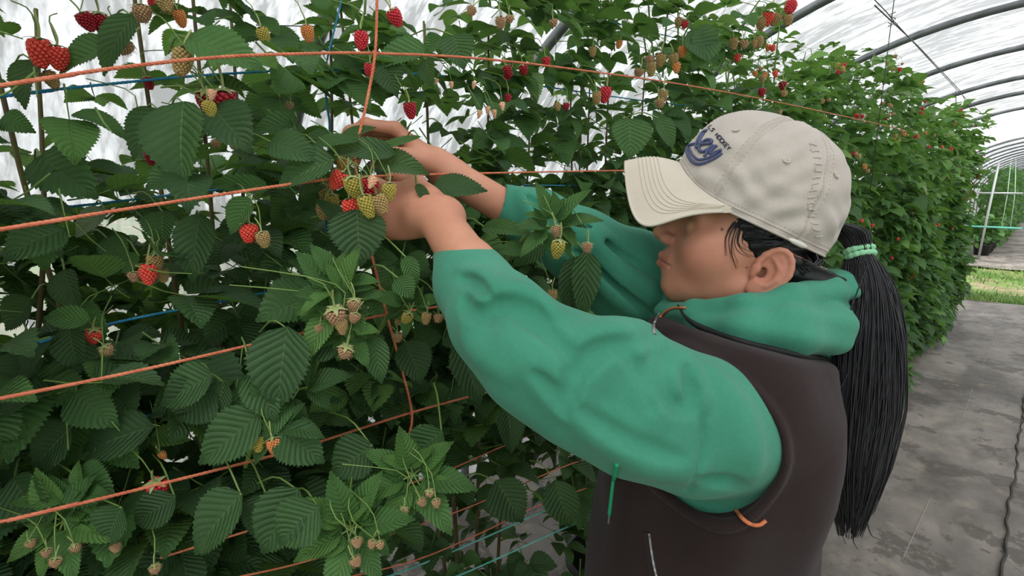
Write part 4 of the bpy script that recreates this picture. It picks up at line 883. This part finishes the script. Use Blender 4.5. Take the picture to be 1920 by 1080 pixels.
# torso volumes
TC = [Lc(.285, .66, 1.335), Lc(.272, .65, 1.24), Lc(.262, .645, 1.12), Lc(.262, .64, .98), Lc(.268, .64, .84)]
BAX = np.stack([bF, bL, CZ])
def torso(p, g):
    q = ((p-ROOT.astype(f32))@BAX.T.astype(f32)); x, y, z = q[:, 0], q[:, 1], q[:, 2]
    t = np.interp(z, [.78, .95, 1.10, 1.22, 1.30, 1.36, 1.42], [.146, .138, .132, .130, .118, .095, .06]).astype(f32)+g     # half depth
    w = np.interp(z, [.78, .95, 1.10, 1.22, 1.30, 1.36, 1.42], [.185, .172, .172, .182, .175, .125, .07]).astype(f32)+g     # half width
    cx = np.interp(z, [.78, 1.0, 1.2, 1.4], [.022, .022, .012, -.015]).astype(f32)
    xx = (x-cx)/t; yy = y/w; n = (np.abs(xx)**2.3+np.abs(yy)**2.3)**(1/2.3); d = (n-1)*np.minimum(t, w)
    d = sm_max(d, .80-z, .01); d = sm_max(d, z-1.40-g, .02)
    return d*.9
def mirror(q): return q-2*hL*np.dot(q-HO, hL)
def loop(side): return [np.array(P(*q)) for q in side]+[mirror(np.array(P(*q))) for q in side[::-1][1:-1]]
HU = loop([(1250, 583, .712), (1300, 586, .640), (1400, 583, .588), (1480, 569, .588), (1550, 548, .622), (1596, 528, .675), (1590, 512, .72)])
HL_ = loop([(1262, 600, .700), (1320, 612, .625), (1400, 620, .575), (1480, 622, .570), (1550, 615, .605), (1590, 590, .665), (1592, 560, .72)])
HU.append(HU[0]); HL_.append(HL_[0])
def hoodring(p):
    r_ = np.linalg.norm(p-NC.astype(f32), axis=1); d = r_-.14; m = r_ < .18
    if m.any(): d[m] = hood_core(p[m])
    return d
def hood_core(p):
    n = len(HU); ru = [.013, .014, .017, .019, .019, .015, .013]; rl = [.014, .016, .022, .027, .028, .022, .018]
    ru = ru+ru[::-1][1:-1]+[ru[0]]; rl = rl+rl[::-1][1:-1]+[rl[0]]
    d = sm_min(chain(p, HU, ru, .012), chain(p, HL_, rl, .014), .0035); d = sm_max(d, (p-P(1598, 560, .66).astype(f32))@(-hF).astype(f32), .025); return d+.0012*np.sin(p[:, 2]*190+p[:, 1]*60)
NC = Lc(.316, .670, 1.360); nt_ = math.radians(-10); nF = hF*math.cos(nt_)+CZ*math.sin(nt_)*1; nU = -hF*math.sin(nt_)+CZ*math.cos(nt_); NAX = np.stack([nF, hL, nU])
def hoodie_f(p):
    d = np.minimum(9, torso(p, -.012)); d = sm_min(d, sleeveL(p), .02); d = sm_min(d, sleeveR(p), .02)
    d = sm_min(d, hoodring(p), .008)
    hb_ = ell(p, NC-hF*.060-CZ*.012, (.035, .060, .035), np.stack([hF, hL, CZ])); d = sm_min(d, hb_, .012)
    return d
lo2, hi2 = bbox([fw(862, 470, .60), fw(930, 350, .80), fw(1000, 340, .8), fw(1440, 960, .48), Lc(.265, .64, .80)+bL*.2, Lc(.265, .64, .8)-bL*.2, Lc(.265, .64, .8)+bF*.17, NC-hF*.16, NC+CZ*.08, SRp, ELp], .10)
hoodie = sdf_obj('hoodie', hoodie_f, lo2, hi2, .0026*HQ, M_hood, person, 2)
# ---------- vest ----------
AHC = P(1320, 850, .50)                        # middle of the arm opening
def hole(p):                                   # elliptic tunnel through both arm openings, along the body's left-right axis
    q = (p-AHC.astype(f32))@BAX.T.astype(f32); x, z = q[:, 0], q[:, 2]; c, s = math.cos(.45), -math.sin(.45); x2 = x*c+z*s; z2 = -x*s+z*c
    return (np.sqrt((x2/.072)**2+(z2/.078)**2)-1)*.074
def vest_solid(p):
    d = torso(p, .004); q = ((p-ROOT.astype(f32))@BAX.T.astype(f32))
    wr = .0050*np.sin(q[:, 2]*34+q[:, 0]*26+3*np.sin(q[:, 1]*12))*np.clip((1.30-q[:, 2])*6, .15, 1)+.004*np.sin(q[:, 0]*60+q[:, 2]*9)
    u = (p-NC.astype(f32))@NAX.T.astype(f32); rr = np.sqrt((u[:, 0]/1.12)**2+u[:, 1]**2)
    col = (np.sqrt(((rr-.086)/.010)**2+((u[:, 2]+.052)/.050)**2)-1)*.012; col = np.where(u[:, 0] > -.02, col, .03)
    return d+wr
def neckcut(p): u = (p-NC.astype(f32))@NAX.T.astype(f32); rr = np.sqrt((u[:, 0]/1.12)**2+u[:, 1]**2); return np.maximum(rr-.080, -.05-u[:, 2])
_a, _b, _c = P(1236, 590, .715), P(1405, 646, .565), P(1560, 676, .645); VP0 = _b; VPN = nrmz(np.cross(_c-_b, _a-_b)); VPN = VPN if VPN[2] > 0 else -VPN
def vest_f(p):
    d = vest_core(p); h_ = hole(p)
    q = (p-AHC.astype(f32))@BAX.T.astype(f32); near = q[:, 1] > -.10
    d = sm_max(d, -np.maximum(h_, -torso(p, -.020)), .004)
    d = sm_max(d, -neckcut(p), .003); d = sm_max(d, ((p-VP0.astype(f32))@VPN.astype(f32)), .008)
    rim = np.sqrt(vest_core(p)**2+h_**2)-.0050; return sm_min(d, rim, .003)
def vest_core(p):
    d = vest_solid(p); fc = cone(p, P(1252, 624, .690), P(1300, 645, .635), .028, .034); fc = sm_min(fc, cone(p, P(1300, 645, .635), P(1350, 672, .59), .034, .034), .01); d = sm_min(d, fc, .015); sh = sm_min(cone(p, P(1430, 655, .60), P(1400, 745, .555), .058, .060), cone(p, P(1400, 745, .555), P(1465, 850, .56), .060, .042), .03)
    sh = sm_min(sh, cone(p, P(1330, 600, .74), P(1420, 650, .62), .050, .060), .03); return sm_min(d, sh, .035)
lo3, hi3 = bbox([Lc(.265, .64, .80)+bL*.22, Lc(.265, .64, .8)-bL*.22, Lc(.265, .64, .8)+bF*.18, Lc(.265, .64, 1.45)-bF*.18], .02)
vest = sdf_obj('vest', vest_f, lo3, hi3, .0026*HQ, M_vest, person, 1)
def curve_on(field, pix, off=-.001, n=60, d0=.38, d1=1.0):
    out = []
    for x, y in spline([(a, b, 0) for a, b in pix], n)[:, :2]:
        d = surfL(field, x, y, d0, d1)
        if d is not None: out.append(P(x, y, d+off))
    out = np.array(out)
    for _ in range(3): out[1:-1] = (out[:-2]+out[1:-1]*2+out[2:])/4
    return out
# ---------- cap ----------
def cap_pt(ph, th, off=0.0):
    """ph 0 front .. + her left; th 0 rim .. pi/2 button"""
    ph = np.asarray(ph, float); th = np.asarray(th, float)
    rad = np.cos(th)**.78*(1+.035*np.sin(2*th)); z = CHH*np.sin(th)**.96
    seam = 0; 
    for k in range(6):
        dphi = (ph-k*math.pi/3+math.pi) % (2*math.pi)-math.pi; w = np.abs(dphi)*.09*np.cos(th)
        seam = seam-.0024*np.exp(-(w/.0016)**2)+.0007*np.exp(-((w-.005)/.0022)**2)
    puff = .0022*np.abs(np.sin(3*ph))*np.sin(th*1.6)
    wr = .0013*np.sin(ph*7+th*9)*np.sin(th*5+ph*3)+.0009*np.sin(ph*13-th*17+2*np.sin(ph*4))+.0008*np.sin(th*31+3*np.sin(ph*5))*np.exp(-((th-.25)/.25)**2)
    wr = wr*1.7; wr = wr*(ph > .7)+.35*wr*(ph <= .7)
    wr = wr*np.clip(1-np.abs(th)/1.5, 0, 1)
    o = off+seam+puff+wr
    fr = 1+.02*np.cos(ph)
    x = (CA_*fr*rad+o*np.cos(th))*np.cos(ph); y = (CB_*rad+o*np.cos(th))*np.sin(ph); zz = z+o*np.sin(th)+.024*np.clip(np.cos(ph), 0, 1)**4*np.cos(th)**2
    return CC+x[..., None]*cF+y[..., None]*hL+zz[..., None]*cU
PH, TH = np.meshgrid(np.linspace(-math.pi, math.pi, 361), np.concatenate([np.linspace(0, 1.45, 90), [1.5, 1.54, 1.565]]), indexing='ij')
G = cap_pt(PH, TH); Gi = cap_pt(PH, TH, -.0022)
b = MB(); b.grid(G, True); b.grid(Gi); 
ri = np.stack([cap_pt(PH[:, 0], PH[:, 0]*0), cap_pt(PH[:, 0], PH[:, 0]*0, -.0022)], 1); b.grid(ri)
capm = b.mesh('cap', base=ROOT); cap = link('cap', capm, M_cap, person)
# screen point -> place on the crown, for measured stitching and embroidery
_ph, _th = np.meshgrid(np.linspace(-.6, 3.1, 240), np.linspace(0, 1.52, 170), indexing='ij'); _P = cap_pt(_ph, _th); _d = (_P-CP)@CF; _x = 960+FPX*((_P-CP)@CR)/_d; _y = 540-FPX*((_P-CP)@CU)/_d
_n = np.cross(np.gradient(_P, axis=0), np.gradient(_P, axis=1)); _vis = np.sum(_n*(_P-CP), -1); _s = np.sign(np.sum(_n[120, 60]*(_P[120, 60]-CC))); _vis = (_vis*_s) < 0
def cap_at(x, y, off=.0008):
    e = (_x-x)**2+(_y-y)**2+np.where(_vis, 0, 1e4); i = np.unravel_index(np.argmin(e), e.shape); 
    w = 1/(e[max(0, i[0]-1):i[0]+2, max(0, i[1]-1):i[1]+2]+.02); sl = (slice(max(0, i[0]-1), i[0]+2), slice(max(0, i[1]-1), i[1]+2))
    w = w*_vis[sl]; return cap_pt((_ph[sl]*w).sum()/w.sum(), (_th[sl]*w).sum()/w.sum(), off)
def cap_line(b, px, r, off=.0008, n=None, k=6):
    pts = spline([(x, y, 0) for x, y in px], n or max(8, 4*len(px)))[:, :2] if len(px) > 2 else np.array([np.array(px[0])+(np.array(px[1])-px[0])*t for t in np.linspace(0, 1, 5)])
    q = np.array([cap_at(x, y, off) for x, y in pts])
    if len(q) > 6: q[1:-1] = (q[:-2]+2*q[1:-1]+q[2:])/4
    b.tube(q, r, k)
Z5 = lambda L: [(1160+a/4.5, 200+c/4.5) for a, c in L]
b = MB(); R1 = .0020
for L in ([(748, 205), (715, 222), (690, 255), (668, 300), (655, 335), (668, 352)], [(722, 232), (700, 262), (686, 300), (690, 330)], [(690, 325), (735, 318), (775, 315), (790, 296), (765, 283), (728, 292), (695, 325), (680, 362), (700, 385), (735, 378), (775, 352), (800, 330)],
          [(800, 325), (775, 355), (752, 385), (735, 410), (725, 425)], [(832, 330), (800, 362), (775, 395), (790, 402), (830, 385), (868, 372)]): cap_line(b, Z5(L), R1, .0012)
link('script_letters', b.mesh('script', base=ROOT), M_navy, cap, label='raised navy script letters ley')
b = MB()
cap_line(b, Z5([(872, 395), (840, 420), (780, 455), (710, 482), (660, 485), (615, 455), (588, 410), (580, 365), (600, 330), (640, 318)]), .0021, .0010)
cap_line(b, Z5([(862, 372), (820, 405), (765, 432), (710, 450), (672, 448), (640, 425), (615, 390), (602, 355)]), .0016, .0010)
link('swoosh', b.mesh('swoosh', base=ROOT), M_navy, cap, label='navy double underline swoosh')
LET = {'L': [[(0, 1), (0, 0), (.7, 0)]], 'S': [[(.75, .9), (.3, 1), (0, .75), (.35, .52), (.7, .3), (.4, 0), (0, .1)]], 'H': [[(0, 0), (0, 1)], [(.7, 0), (.7, 1)], [(0, .5), (.7, .5)]], 'O': [[(0, 0), (0, 1), (.7, 1), (.7, 0), (0, 0)]],
       'C': [[(.75, 1), (0, 1), (0, 0), (.75, 0)]], 'K': [[(0, 0), (0, 1)], [(.7, 1), (0, .45)], [(.1, .5), (.75, 0)]], 'E': [[(.7, 1), (0, 1), (0, 0), (.7, 0)], [(0, .5), (.6, .5)]], 'Y': [[(0, 1), (.4, .5), (.8, 1)], [(.4, .5), (.4, 0)]]}
b = MB(); p0 = np.array([1328.0, 240.0]); p1 = np.array([1366.0, 284.0]); dr_ = (p1-p0)/9.0; up_ = np.array([.80, -.60])*7.5
for i, ch in enumerate('LS HOCKEY'):
    if ch == ' ': continue
    o_ = p0+dr_*(i+0.0)+np.array([0, -.06*((i-4)**2)*.3])
    for st in LET[ch]:
        for a, c in zip(st[:-1], st[1:]):
            A2 = o_+dr_*a[0]*.98+up_*a[1]; C2 = o_+dr_*c[0]*.98+up_*c[1]; b.tube([cap_at(A2[0], A2[1], .0006), cap_at(*((A2+C2)/2), .0008), cap_at(C2[0], C2[1], .0006)], .00055, 5)
link('lettering', b.mesh('lettering', base=ROOT), M_dtext, cap, label='small dark letters LS HOCKEY')
for x, y in ((1380, 243), (1475, 300), (1568, 328)):
    c = cap_at(x, y, .0003); n = nrmz(c-CC); u = nrmz(np.cross(n, CZ)); v = np.cross(n, u); a = np.linspace(0, 2*math.pi, 17); b = MB(); b.tube(c+.0036*(np.cos(a)[:, None]*u+np.sin(a)[:, None]*v), .0010, 6)
    o = link('eyelet', b.mesh('eyelet', base=ROOT), M_stitch, cap)
b = MB(); iv, it = ico(1, 2); top = cap_pt(0., 1.565); b.add((iv*[.0095, .0095, .0055])@np.stack([cF, hL, cU])+top+cU*.001, t=it); link('button', b.mesh('button', base=ROOT), M_cap, cap)
# tone-on-tone embroidery on the back side panel and paired seam stitching
b = MB()
rg = np.random.default_rng(3)
for i in range(15):
    y = 272+i*12.2; xx = 1524+8*math.sin(i*.5)+i*.4; cap_line(b, [(xx-6, y+rg.uniform(-2, 2)), (xx, y+rg.uniform(-2, 2)), (xx+7, y+rg.uniform(-2, 2))], .0010, .0002, 7)
    if i % 3 == 0: cap_line(b, [(xx-5, y), (xx-4, y+5), (xx-5, y+10)], .0009, .0001, 6)
link('embroidery', b.mesh('embroidery', base=ROOT), M_cap, cap)
b = MB()
for k in (1, 2, 0, 3):
    for s_ in (-.042, .042):
        tt = np.linspace(.04, 1.36, 56)
        for i in range(0, 54, 2): b.tube(cap_pt(np.full(3, k*math.pi/3)+s_/np.maximum(.35, np.cos(tt[i])), np.linspace(tt[i], tt[i+1], 3), .0003), .00035, 4)
pp = np.linspace(-math.pi, math.pi, 300)
for i in range(0, 298, 2): b.tube(cap_pt(pp[i:i+2], np.array([.075, .075]), .0003), .00035, 4)
link('seam_stitching', b.mesh('seam_stitching', base=ROOT), M_stitch, cap)
b = MB(); pp = np.linspace(-math.pi, math.pi, 200); b.tube(cap_pt(pp, pp*0+.0, .0002), .0016, 6, cap=False); b.tube(cap_pt(pp, pp*0+.045, .0001), .0009, 6, cap=False)
link('rim_band', b.mesh('rim', base=ROOT), M_cap, cap)
c = cap_at(1492, 461, .001); b = MB(); e1, e2 = cap_at(1474, 455, .0015), cap_at(1509, 467, .0015); b.tube(spline([e1, c, e2], 10), [.001, .0022, .003, .0033, .0034, .0034, .0033, .003, .0022, .001], 8)
link('strap_end', b.mesh('strap_end', base=ROOT), simple('white_strap_end', lin('dedad4'), .5), cap)
# brim
def brim_pt(s, r, off=0.0):
    s = np.asarray(s, float); r = np.asarray(r, float); phm = math.radians(74); ph = s*phm
    I = cap_pt(ph, ph*0+.03, .0006); I0 = cap_pt(0., .03); E = cap_pt(np.sign(s+1e-9)*phm, ph*0+.03)
    psi = s*math.pi/2; xf = (I0-CC)@hF; xe = (E-CC)@hF; ye = np.abs((E-CC)@hL); ze = (E-CC)[..., 2]; z0 = (I0-CC)[2]
    k = np.cos(psi)**.52; ysc = 1+.10*np.sin(np.abs(psi)*2)**2
    x = xe+(xf+.070-xe)*k; y = np.sign(s)*ye*ysc*np.abs(np.sin(psi)); z = z0+.004+(ze-z0-.006)*np.abs(np.sin(psi))**1.5-.036*np.sin(np.abs(psi)*1.9)**2*(np.abs(psi)<1.654)
    O = CC+x[..., None]*hF+y[..., None]*hL+z[..., None]*CZ
    Pm = I+(O-I)*r[..., None]; bul = .006*np.sin(math.pi*r)*(1-np.abs(s)*.5)
    return Pm+(bul+off)[..., None]*CZ if np.ndim(bul) else Pm+(bul+off)*CZ
Sg, Rg = np.meshgrid(np.linspace(-1, 1, 90), np.linspace(0, 1, 30), indexing='ij'); T0 = brim_pt(Sg, Rg, 0*Sg+.0012); B0 = brim_pt(Sg, Rg, 0*Sg-.0016)
b = MB(); b.grid(T0); b.grid(B0, True); b.grid(np.stack([T0[:, -1], B0[:, -1]], 1)); b.tube(brim_pt(np.linspace(-.995, .995, 120), np.ones(120), np.zeros(120)-.0002), .0019, 6)
def brim_mat():
    k = NT('cream_brim_twill'); o = k.obj(); c = k.ramp(k.noise(9, o, 5), [(.3, lin('cbc0b1')), (.7, lin('d8cfc1'))]); n = k.noise(75, o, 6, .7)
    c = k.mix(k.math('MULTIPLY', k.ramp(n, [(.58, (0, 0, 0)), (.72, (1, 1, 1))]), k.ramp(k.noise(14, o, 2), [(.5, (0, 0, 0)), (.62, (.7, .7, .7))])), c, lin('8d7a66'))
    k.p(Base_Color=c, Roughness=.85); k.bump(k.noise(1100, o, 2), .25, .0006); return k.m
brim = link('brim', b.mesh('brim', base=ROOT), brim_mat(), cap)
b = MB()
for r_ in (.40, .47, .54, .61, .68, .75):
    ss = np.linspace(-.985, .985, 160)
    rr_ = r_*(1-.0*ss)
    b.tube(brim_pt(ss, rr_+0*ss, 0*ss+.0014), .00065, 5)
link('brim_stitching', b.mesh('brim_stitching', base=ROOT), M_stitch, cap)
# ---------- hair ----------
def hair_f(p):
    q = ((p-HO.astype(f32))@HB.T.astype(f32)); x, y, z = q[:, 0], np.abs(q[:, 1]), q[:, 2]
    d = ell(q, (-.008, 0, .045), (.0900, .0755, .080)); d = sm_min(d, ell(q, (-.056, 0, -.006), (.046, .062, .056)), .03); d = sm_min(d, cone(p, hw(-.085, 0, .005), P(1590, 436, .662), .030, .018), .02)
    line = np.interp(z, [-.05, -.02, .005, .02, .035, .06], [-.035, -.028, .004, .026, .050, .075]).astype(f32); d = sm_max(d, (x-line)*.8, .006)
    qa = q.copy(); qa[:, 1] = y; d = sm_max(d, -ell(qa, (-.006, .082, -.006), (.020, .016, .028)), .005)
    d = sm_max(d, -z-.064, .01); d = sm_max(d, cap_inner(p, .0075), .002)
    d += .0009*np.sin(z*420+x*160+3*np.sin(x*50)); return d
V, Q = polygonize(hair_f, *bbox([hw(.1, 0, .0), hw(-.12, 0, 0), hw(0, .1, .1), hw(0, -.1, 0), hw(0, 0, .14), hw(0, 0, -.06)], .03), .002, 'hair'); b = MB(); b.add(smooth_verts(V, Q, 1), q=Q)
rg = np.random.default_rng(11); TB = P(1588, 432, .665)
def onhair(q_):  # push a head-frame point to the hair surface
    c = np.array([-.008, 0, .045]); r = np.array([.0912, .0768, .082]); v = (q_-c)/r; return c+v/np.linalg.norm(v)*r
tbq = HB.astype(float)@(TB-HO)
for i in range(420):
    sgn = 1 if rg.random() < .75 else -1
    z0 = rg.uniform(-.045, .085); xs_ = np.interp(z0, [-.05, -.02, .005, .02, .035, .06], [-.04, -.03, -.0, .024, .048, .07])-rg.uniform(0, .03)
    a = onhair(np.array([xs_, sgn*.075, z0+.0])); e = tbq+rg.normal(0, .006, 3); m = onhair(np.array([-.055, sgn*.06, (z0*.55+.03)])); m0 = onhair((a+m)/2+[0, sgn*.02, .004])
    if -.034 < a[2] < .022 and -.035 < a[0] < .014: continue
    pts = HO+(spline([a, m0, m, e], 14)+np.cumsum(rg.normal(0, .0004, (14, 3)), 0))@HB.astype(float)
    u = (pts-CC)@CAX.T.astype(float); rad = np.sqrt((u[:, 0]/CA_)**2+(u[:, 1]/CB_)**2); k_ = np.where((u[:, 2] > -.006) & (rad > .89), .89/rad, 1.0); u[:, 0] *= k_; u[:, 1] *= k_; pts = CC+u@CAX.astype(float)
    b.tube(pts, [.0004]+[.0009]*12+[.0006], 4, cap=False)
# loose strands at the temple
for i, px in enumerate([[(1383, 415), (1368, 440), (1366, 465), (1376, 492)], [(1388, 415), (1375, 445), (1375, 475), (1385, 500)], [(1392, 420), (1382, 450), (1392, 470), (1415, 478)], [(1398, 425), (1390, 455), (1400, 468)], [(1378, 418), (1362, 445), (1364, 480)], [(1400, 420), (1402, 445), (1420, 462), (1450, 462)], [(1410, 425), (1425, 450), (1460, 462), (1490, 470)], [(1420, 430), (1450, 452), (1480, 465)]]):
    pts = curve_on(head_field, px, -.0012, 16)
    for jj in range(5): b.tube(pts+rg.normal(0, .0011, 3)+np.linspace(0, 1, len(pts))[:, None]*rg.normal(0, .0022, 3), np.linspace(.00055, .0002, len(pts)), 4, cap=False)
link('hair', b.mesh('hair', base=ROOT), M_hair, person)
# ---------- ponytail ----------
TP = [(1560, 418, .668), (1592, 432, .662), (1612, 474, .655), (1626, 540, .640), (1628, 640, .625), (1620, 760, .615), (1606, 880, .605), (1594, 1005, .60)]
path = np.array([P(*q) for q in TP]); wid = np.array([24, 28, 17, 38, 56, 58, 48, 16])/1000*.63; thk = np.array([.020, .020, .012, .020, .022, .022, .017, .006])
n = 40; C0 = spline(path, n); tt = np.linspace(0, 7, n); Wd = np.interp(tt, range(8), wid); Tk = np.interp(tt, range(8), thk); ax1 = CR; ax2 = CH
b = MB(); a = np.linspace(0, 2*math.pi, 25)
b.grid(np.array([C0[i]+.80*(Wd[i]*np.cos(a)[:, None]*ax1+Tk[i]*np.sin(a)[:, None]*ax2)*(1+.03*np.sin(a*9+i*.2))[:, None] for i in range(n-4)]))
CLUMP = [(rg.uniform(0, 6.283), rg.uniform(.72, 1.0), rg.normal(0, .5), abs(rg.normal(0, 3)), rg.uniform(0, 6)) for _ in range(60)]
for k in range(2100):
    kc = CLUMP[rg.integers(0, 60)]; a0 = kc[0]+rg.normal(0, .16); rr_ = min(1.06, kc[1]+rg.normal(0, .06)) if k > 200 else rg.uniform(1.0, 1.22); end = n-int(max(0, rg.normal(3, 4))); end = min(n, max(22, end)); tw_ = kc[2]+rg.normal(0, .12); end -= int(kc[3]) if k > 110 else 0; end = max(22, end); st_ = 0 if rg.random() < .4 else 8
    i = np.arange(st_, end); aa = a0+tw_*i/n; wig = (.0030*np.sin(i*.20+kc[4])+.0010*np.sin(i*.4+rg.uniform(0, 6)))[:, None]*ax1
    q_ = C0[i]+rr_*(Wd[i]*np.cos(aa))[:, None]*ax1+rr_*(Tk[i]*np.sin(aa))[:, None]*ax2+wig*(i[:, None] > 12)
    b.tube(q_, np.concatenate([np.full(len(i)-3, rg.uniform(.00045, .00075)), [.0005, .0003, .00015]]), 4, cap=False)
for px in ([(1625, 500), (1590, 590), (1560, 640), (1520, 668), (1505, 680), (1530, 690)], [(1600, 560), (1580, 640), (1540, 670), (1480, 660)], [(1590, 700), (1572, 740), (1580, 770), (1610, 760)], [(1575, 860), (1555, 900), (1552, 940), (1570, 950)], [(1680, 620), (1690, 700), (1680, 800), (1672, 860)],
           [(1670, 700), (1668, 820), (1650, 900), (1640, 960)], [(1620, 950), (1632, 1000), (1650, 1012)], [(1610, 960), (1600, 1010), (1608, 1030)], [(1590, 930), (1575, 980), (1585, 1020)], [(1560, 690), (1548, 730), (1556, 760), (1585, 778)]):
    b.tube(spline([P(x, y, .60) for x, y in px], 24), np.linspace(.0009, .0003, 24), 4, cap=False)
link('ponytail', b.mesh('ponytail', base=ROOT), M_hair, person)
b = MB(); c2 = path[2]; T_ = nrmz(path[3]-path[1]); u = nrmz(np.cross(T_, CH)); v = np.cross(T_, u); a = np.linspace(0, 2*math.pi, 49)
for dz, rr_ in ((-.0035, 1.0), (.0035, .97)):
    b.tube(c2+T_*dz+(np.cos(a)*.0145*rr_)[:, None]*u+(np.sin(a)*.0125*rr_)[:, None]*v, .0038+.0006*np.sin(a*14), 8, cap=False)
link('hair_tie', b.mesh('hair_tie', base=ROOT), M_hairtie, person)
# ---------- small parts on the clothes ----------
hv = lambda p: np.minimum(hoodie_f(p), vest_f(p))
def strip(name, px, r, mat, parent, off=-.001, n=50, field=hv, k=6, **kw):
    pts = curve_on(field, px, off, n); b = MB(); b.tube(pts, r if np.isscalar(r) else np.interp(np.linspace(0, 1, len(pts)), np.linspace(0, 1, len(r)), r), k); return link(name, b.mesh(name, base=ROOT), mat, parent, **kw)
strip('neck_cord', [(1268, 566), (1282, 590), (1300, 606), (1335, 622), (1400, 643), (1470, 660), (1550, 676)], [.0009, .0016, .003, .0036, .0038, .0042, .0046], M_black, hoodie, -.002)
strip('drawstring', [(1157, 870), (1150, 905), (1143, 965)], [.0022, .0024, .0026], M_cord, hoodie, -.002)
strip('aglet', [(1143, 965), (1141, 982)], .0016, M_silver, hoodie, -.002, 6)
strip('pocket_zip', [(1217, 1000), (1221, 1030), (1226, 1060), (1232, 1085)], .0018, M_silver, vest, -.0015)
strip('pocket_welt', [(1212, 996), (1215, 1030), (1220, 1062), (1226, 1090)], .0030, M_vest, vest, -.0005)
strip('armhole_lining', [(1380, 957), (1392, 972), (1408, 983), (1424, 984), (1436, 976)], .0020, M_orange, vest, -.003)
strip('collar_piping', [(1238, 594), (1250, 583), (1262, 578), (1285, 577)], .0016, M_orange, vest, -.0025)
strip('front_zip', [(1236, 588), (1230, 600), (1225, 612), (1226, 625)], .0020, M_silver, vest, -.002)
# trousers and boots below the frame
def trous_f(p):
    d = None
    for s in (1, -1):
        hp = Lc(.27, .64, .90)+bL*.078*s; kn = Lc(.262, .64, .48)+bL*.10*s; an = Lc(.28, .64, .12)+bL*.108*s; c = chain(p, [hp, kn, an], [.098, .076, .062], .02); d = c if d is None else sm_min(d, c, .02)
    d = sm_min(d, ell(p, Lc(.268, .64, .88), (.125, .165, .12), BAX), .03); return d+.003*np.sin(p[:, 2]*60+p[:, 0]*30)
lo4, hi4 = bbox([Lc(.27, .64, 1.0)+bL*.2, Lc(.27, .64, 1.0)-bL*.2, Lc(.27, .64, .05)+bF*.18, Lc(.27, .64, .05)-bF*.18], .06); sdf_obj('trousers', trous_f, lo4, hi4, .006, M_trous, person, 1)
for s in (1, -1):
    def boot_f(p):
        an = Lc(.28, .64, .10)+bL*.108*s; d = sm_min(cone(p, an+[0, 0, .08], an-[0, 0, .03], .052, .050), chain(p, [an-[0, 0, .045], an+bF*.09-[0, 0, .055], an+bF*.165-[0, 0, .062]], [.048, .043, .038], .01), .03); return sm_max(d, .003-p[:, 2], .004)
    an = Lc(.28, .64, .10)+bL*.108*s; lo5, hi5 = bbox([an+bF*.2, an-bF*.05, an+[0, 0, .14], an-[0, 0, .10]], .06); sdf_obj('boot', boot_f, lo5, hi5, .005, M_boot, person, 1)
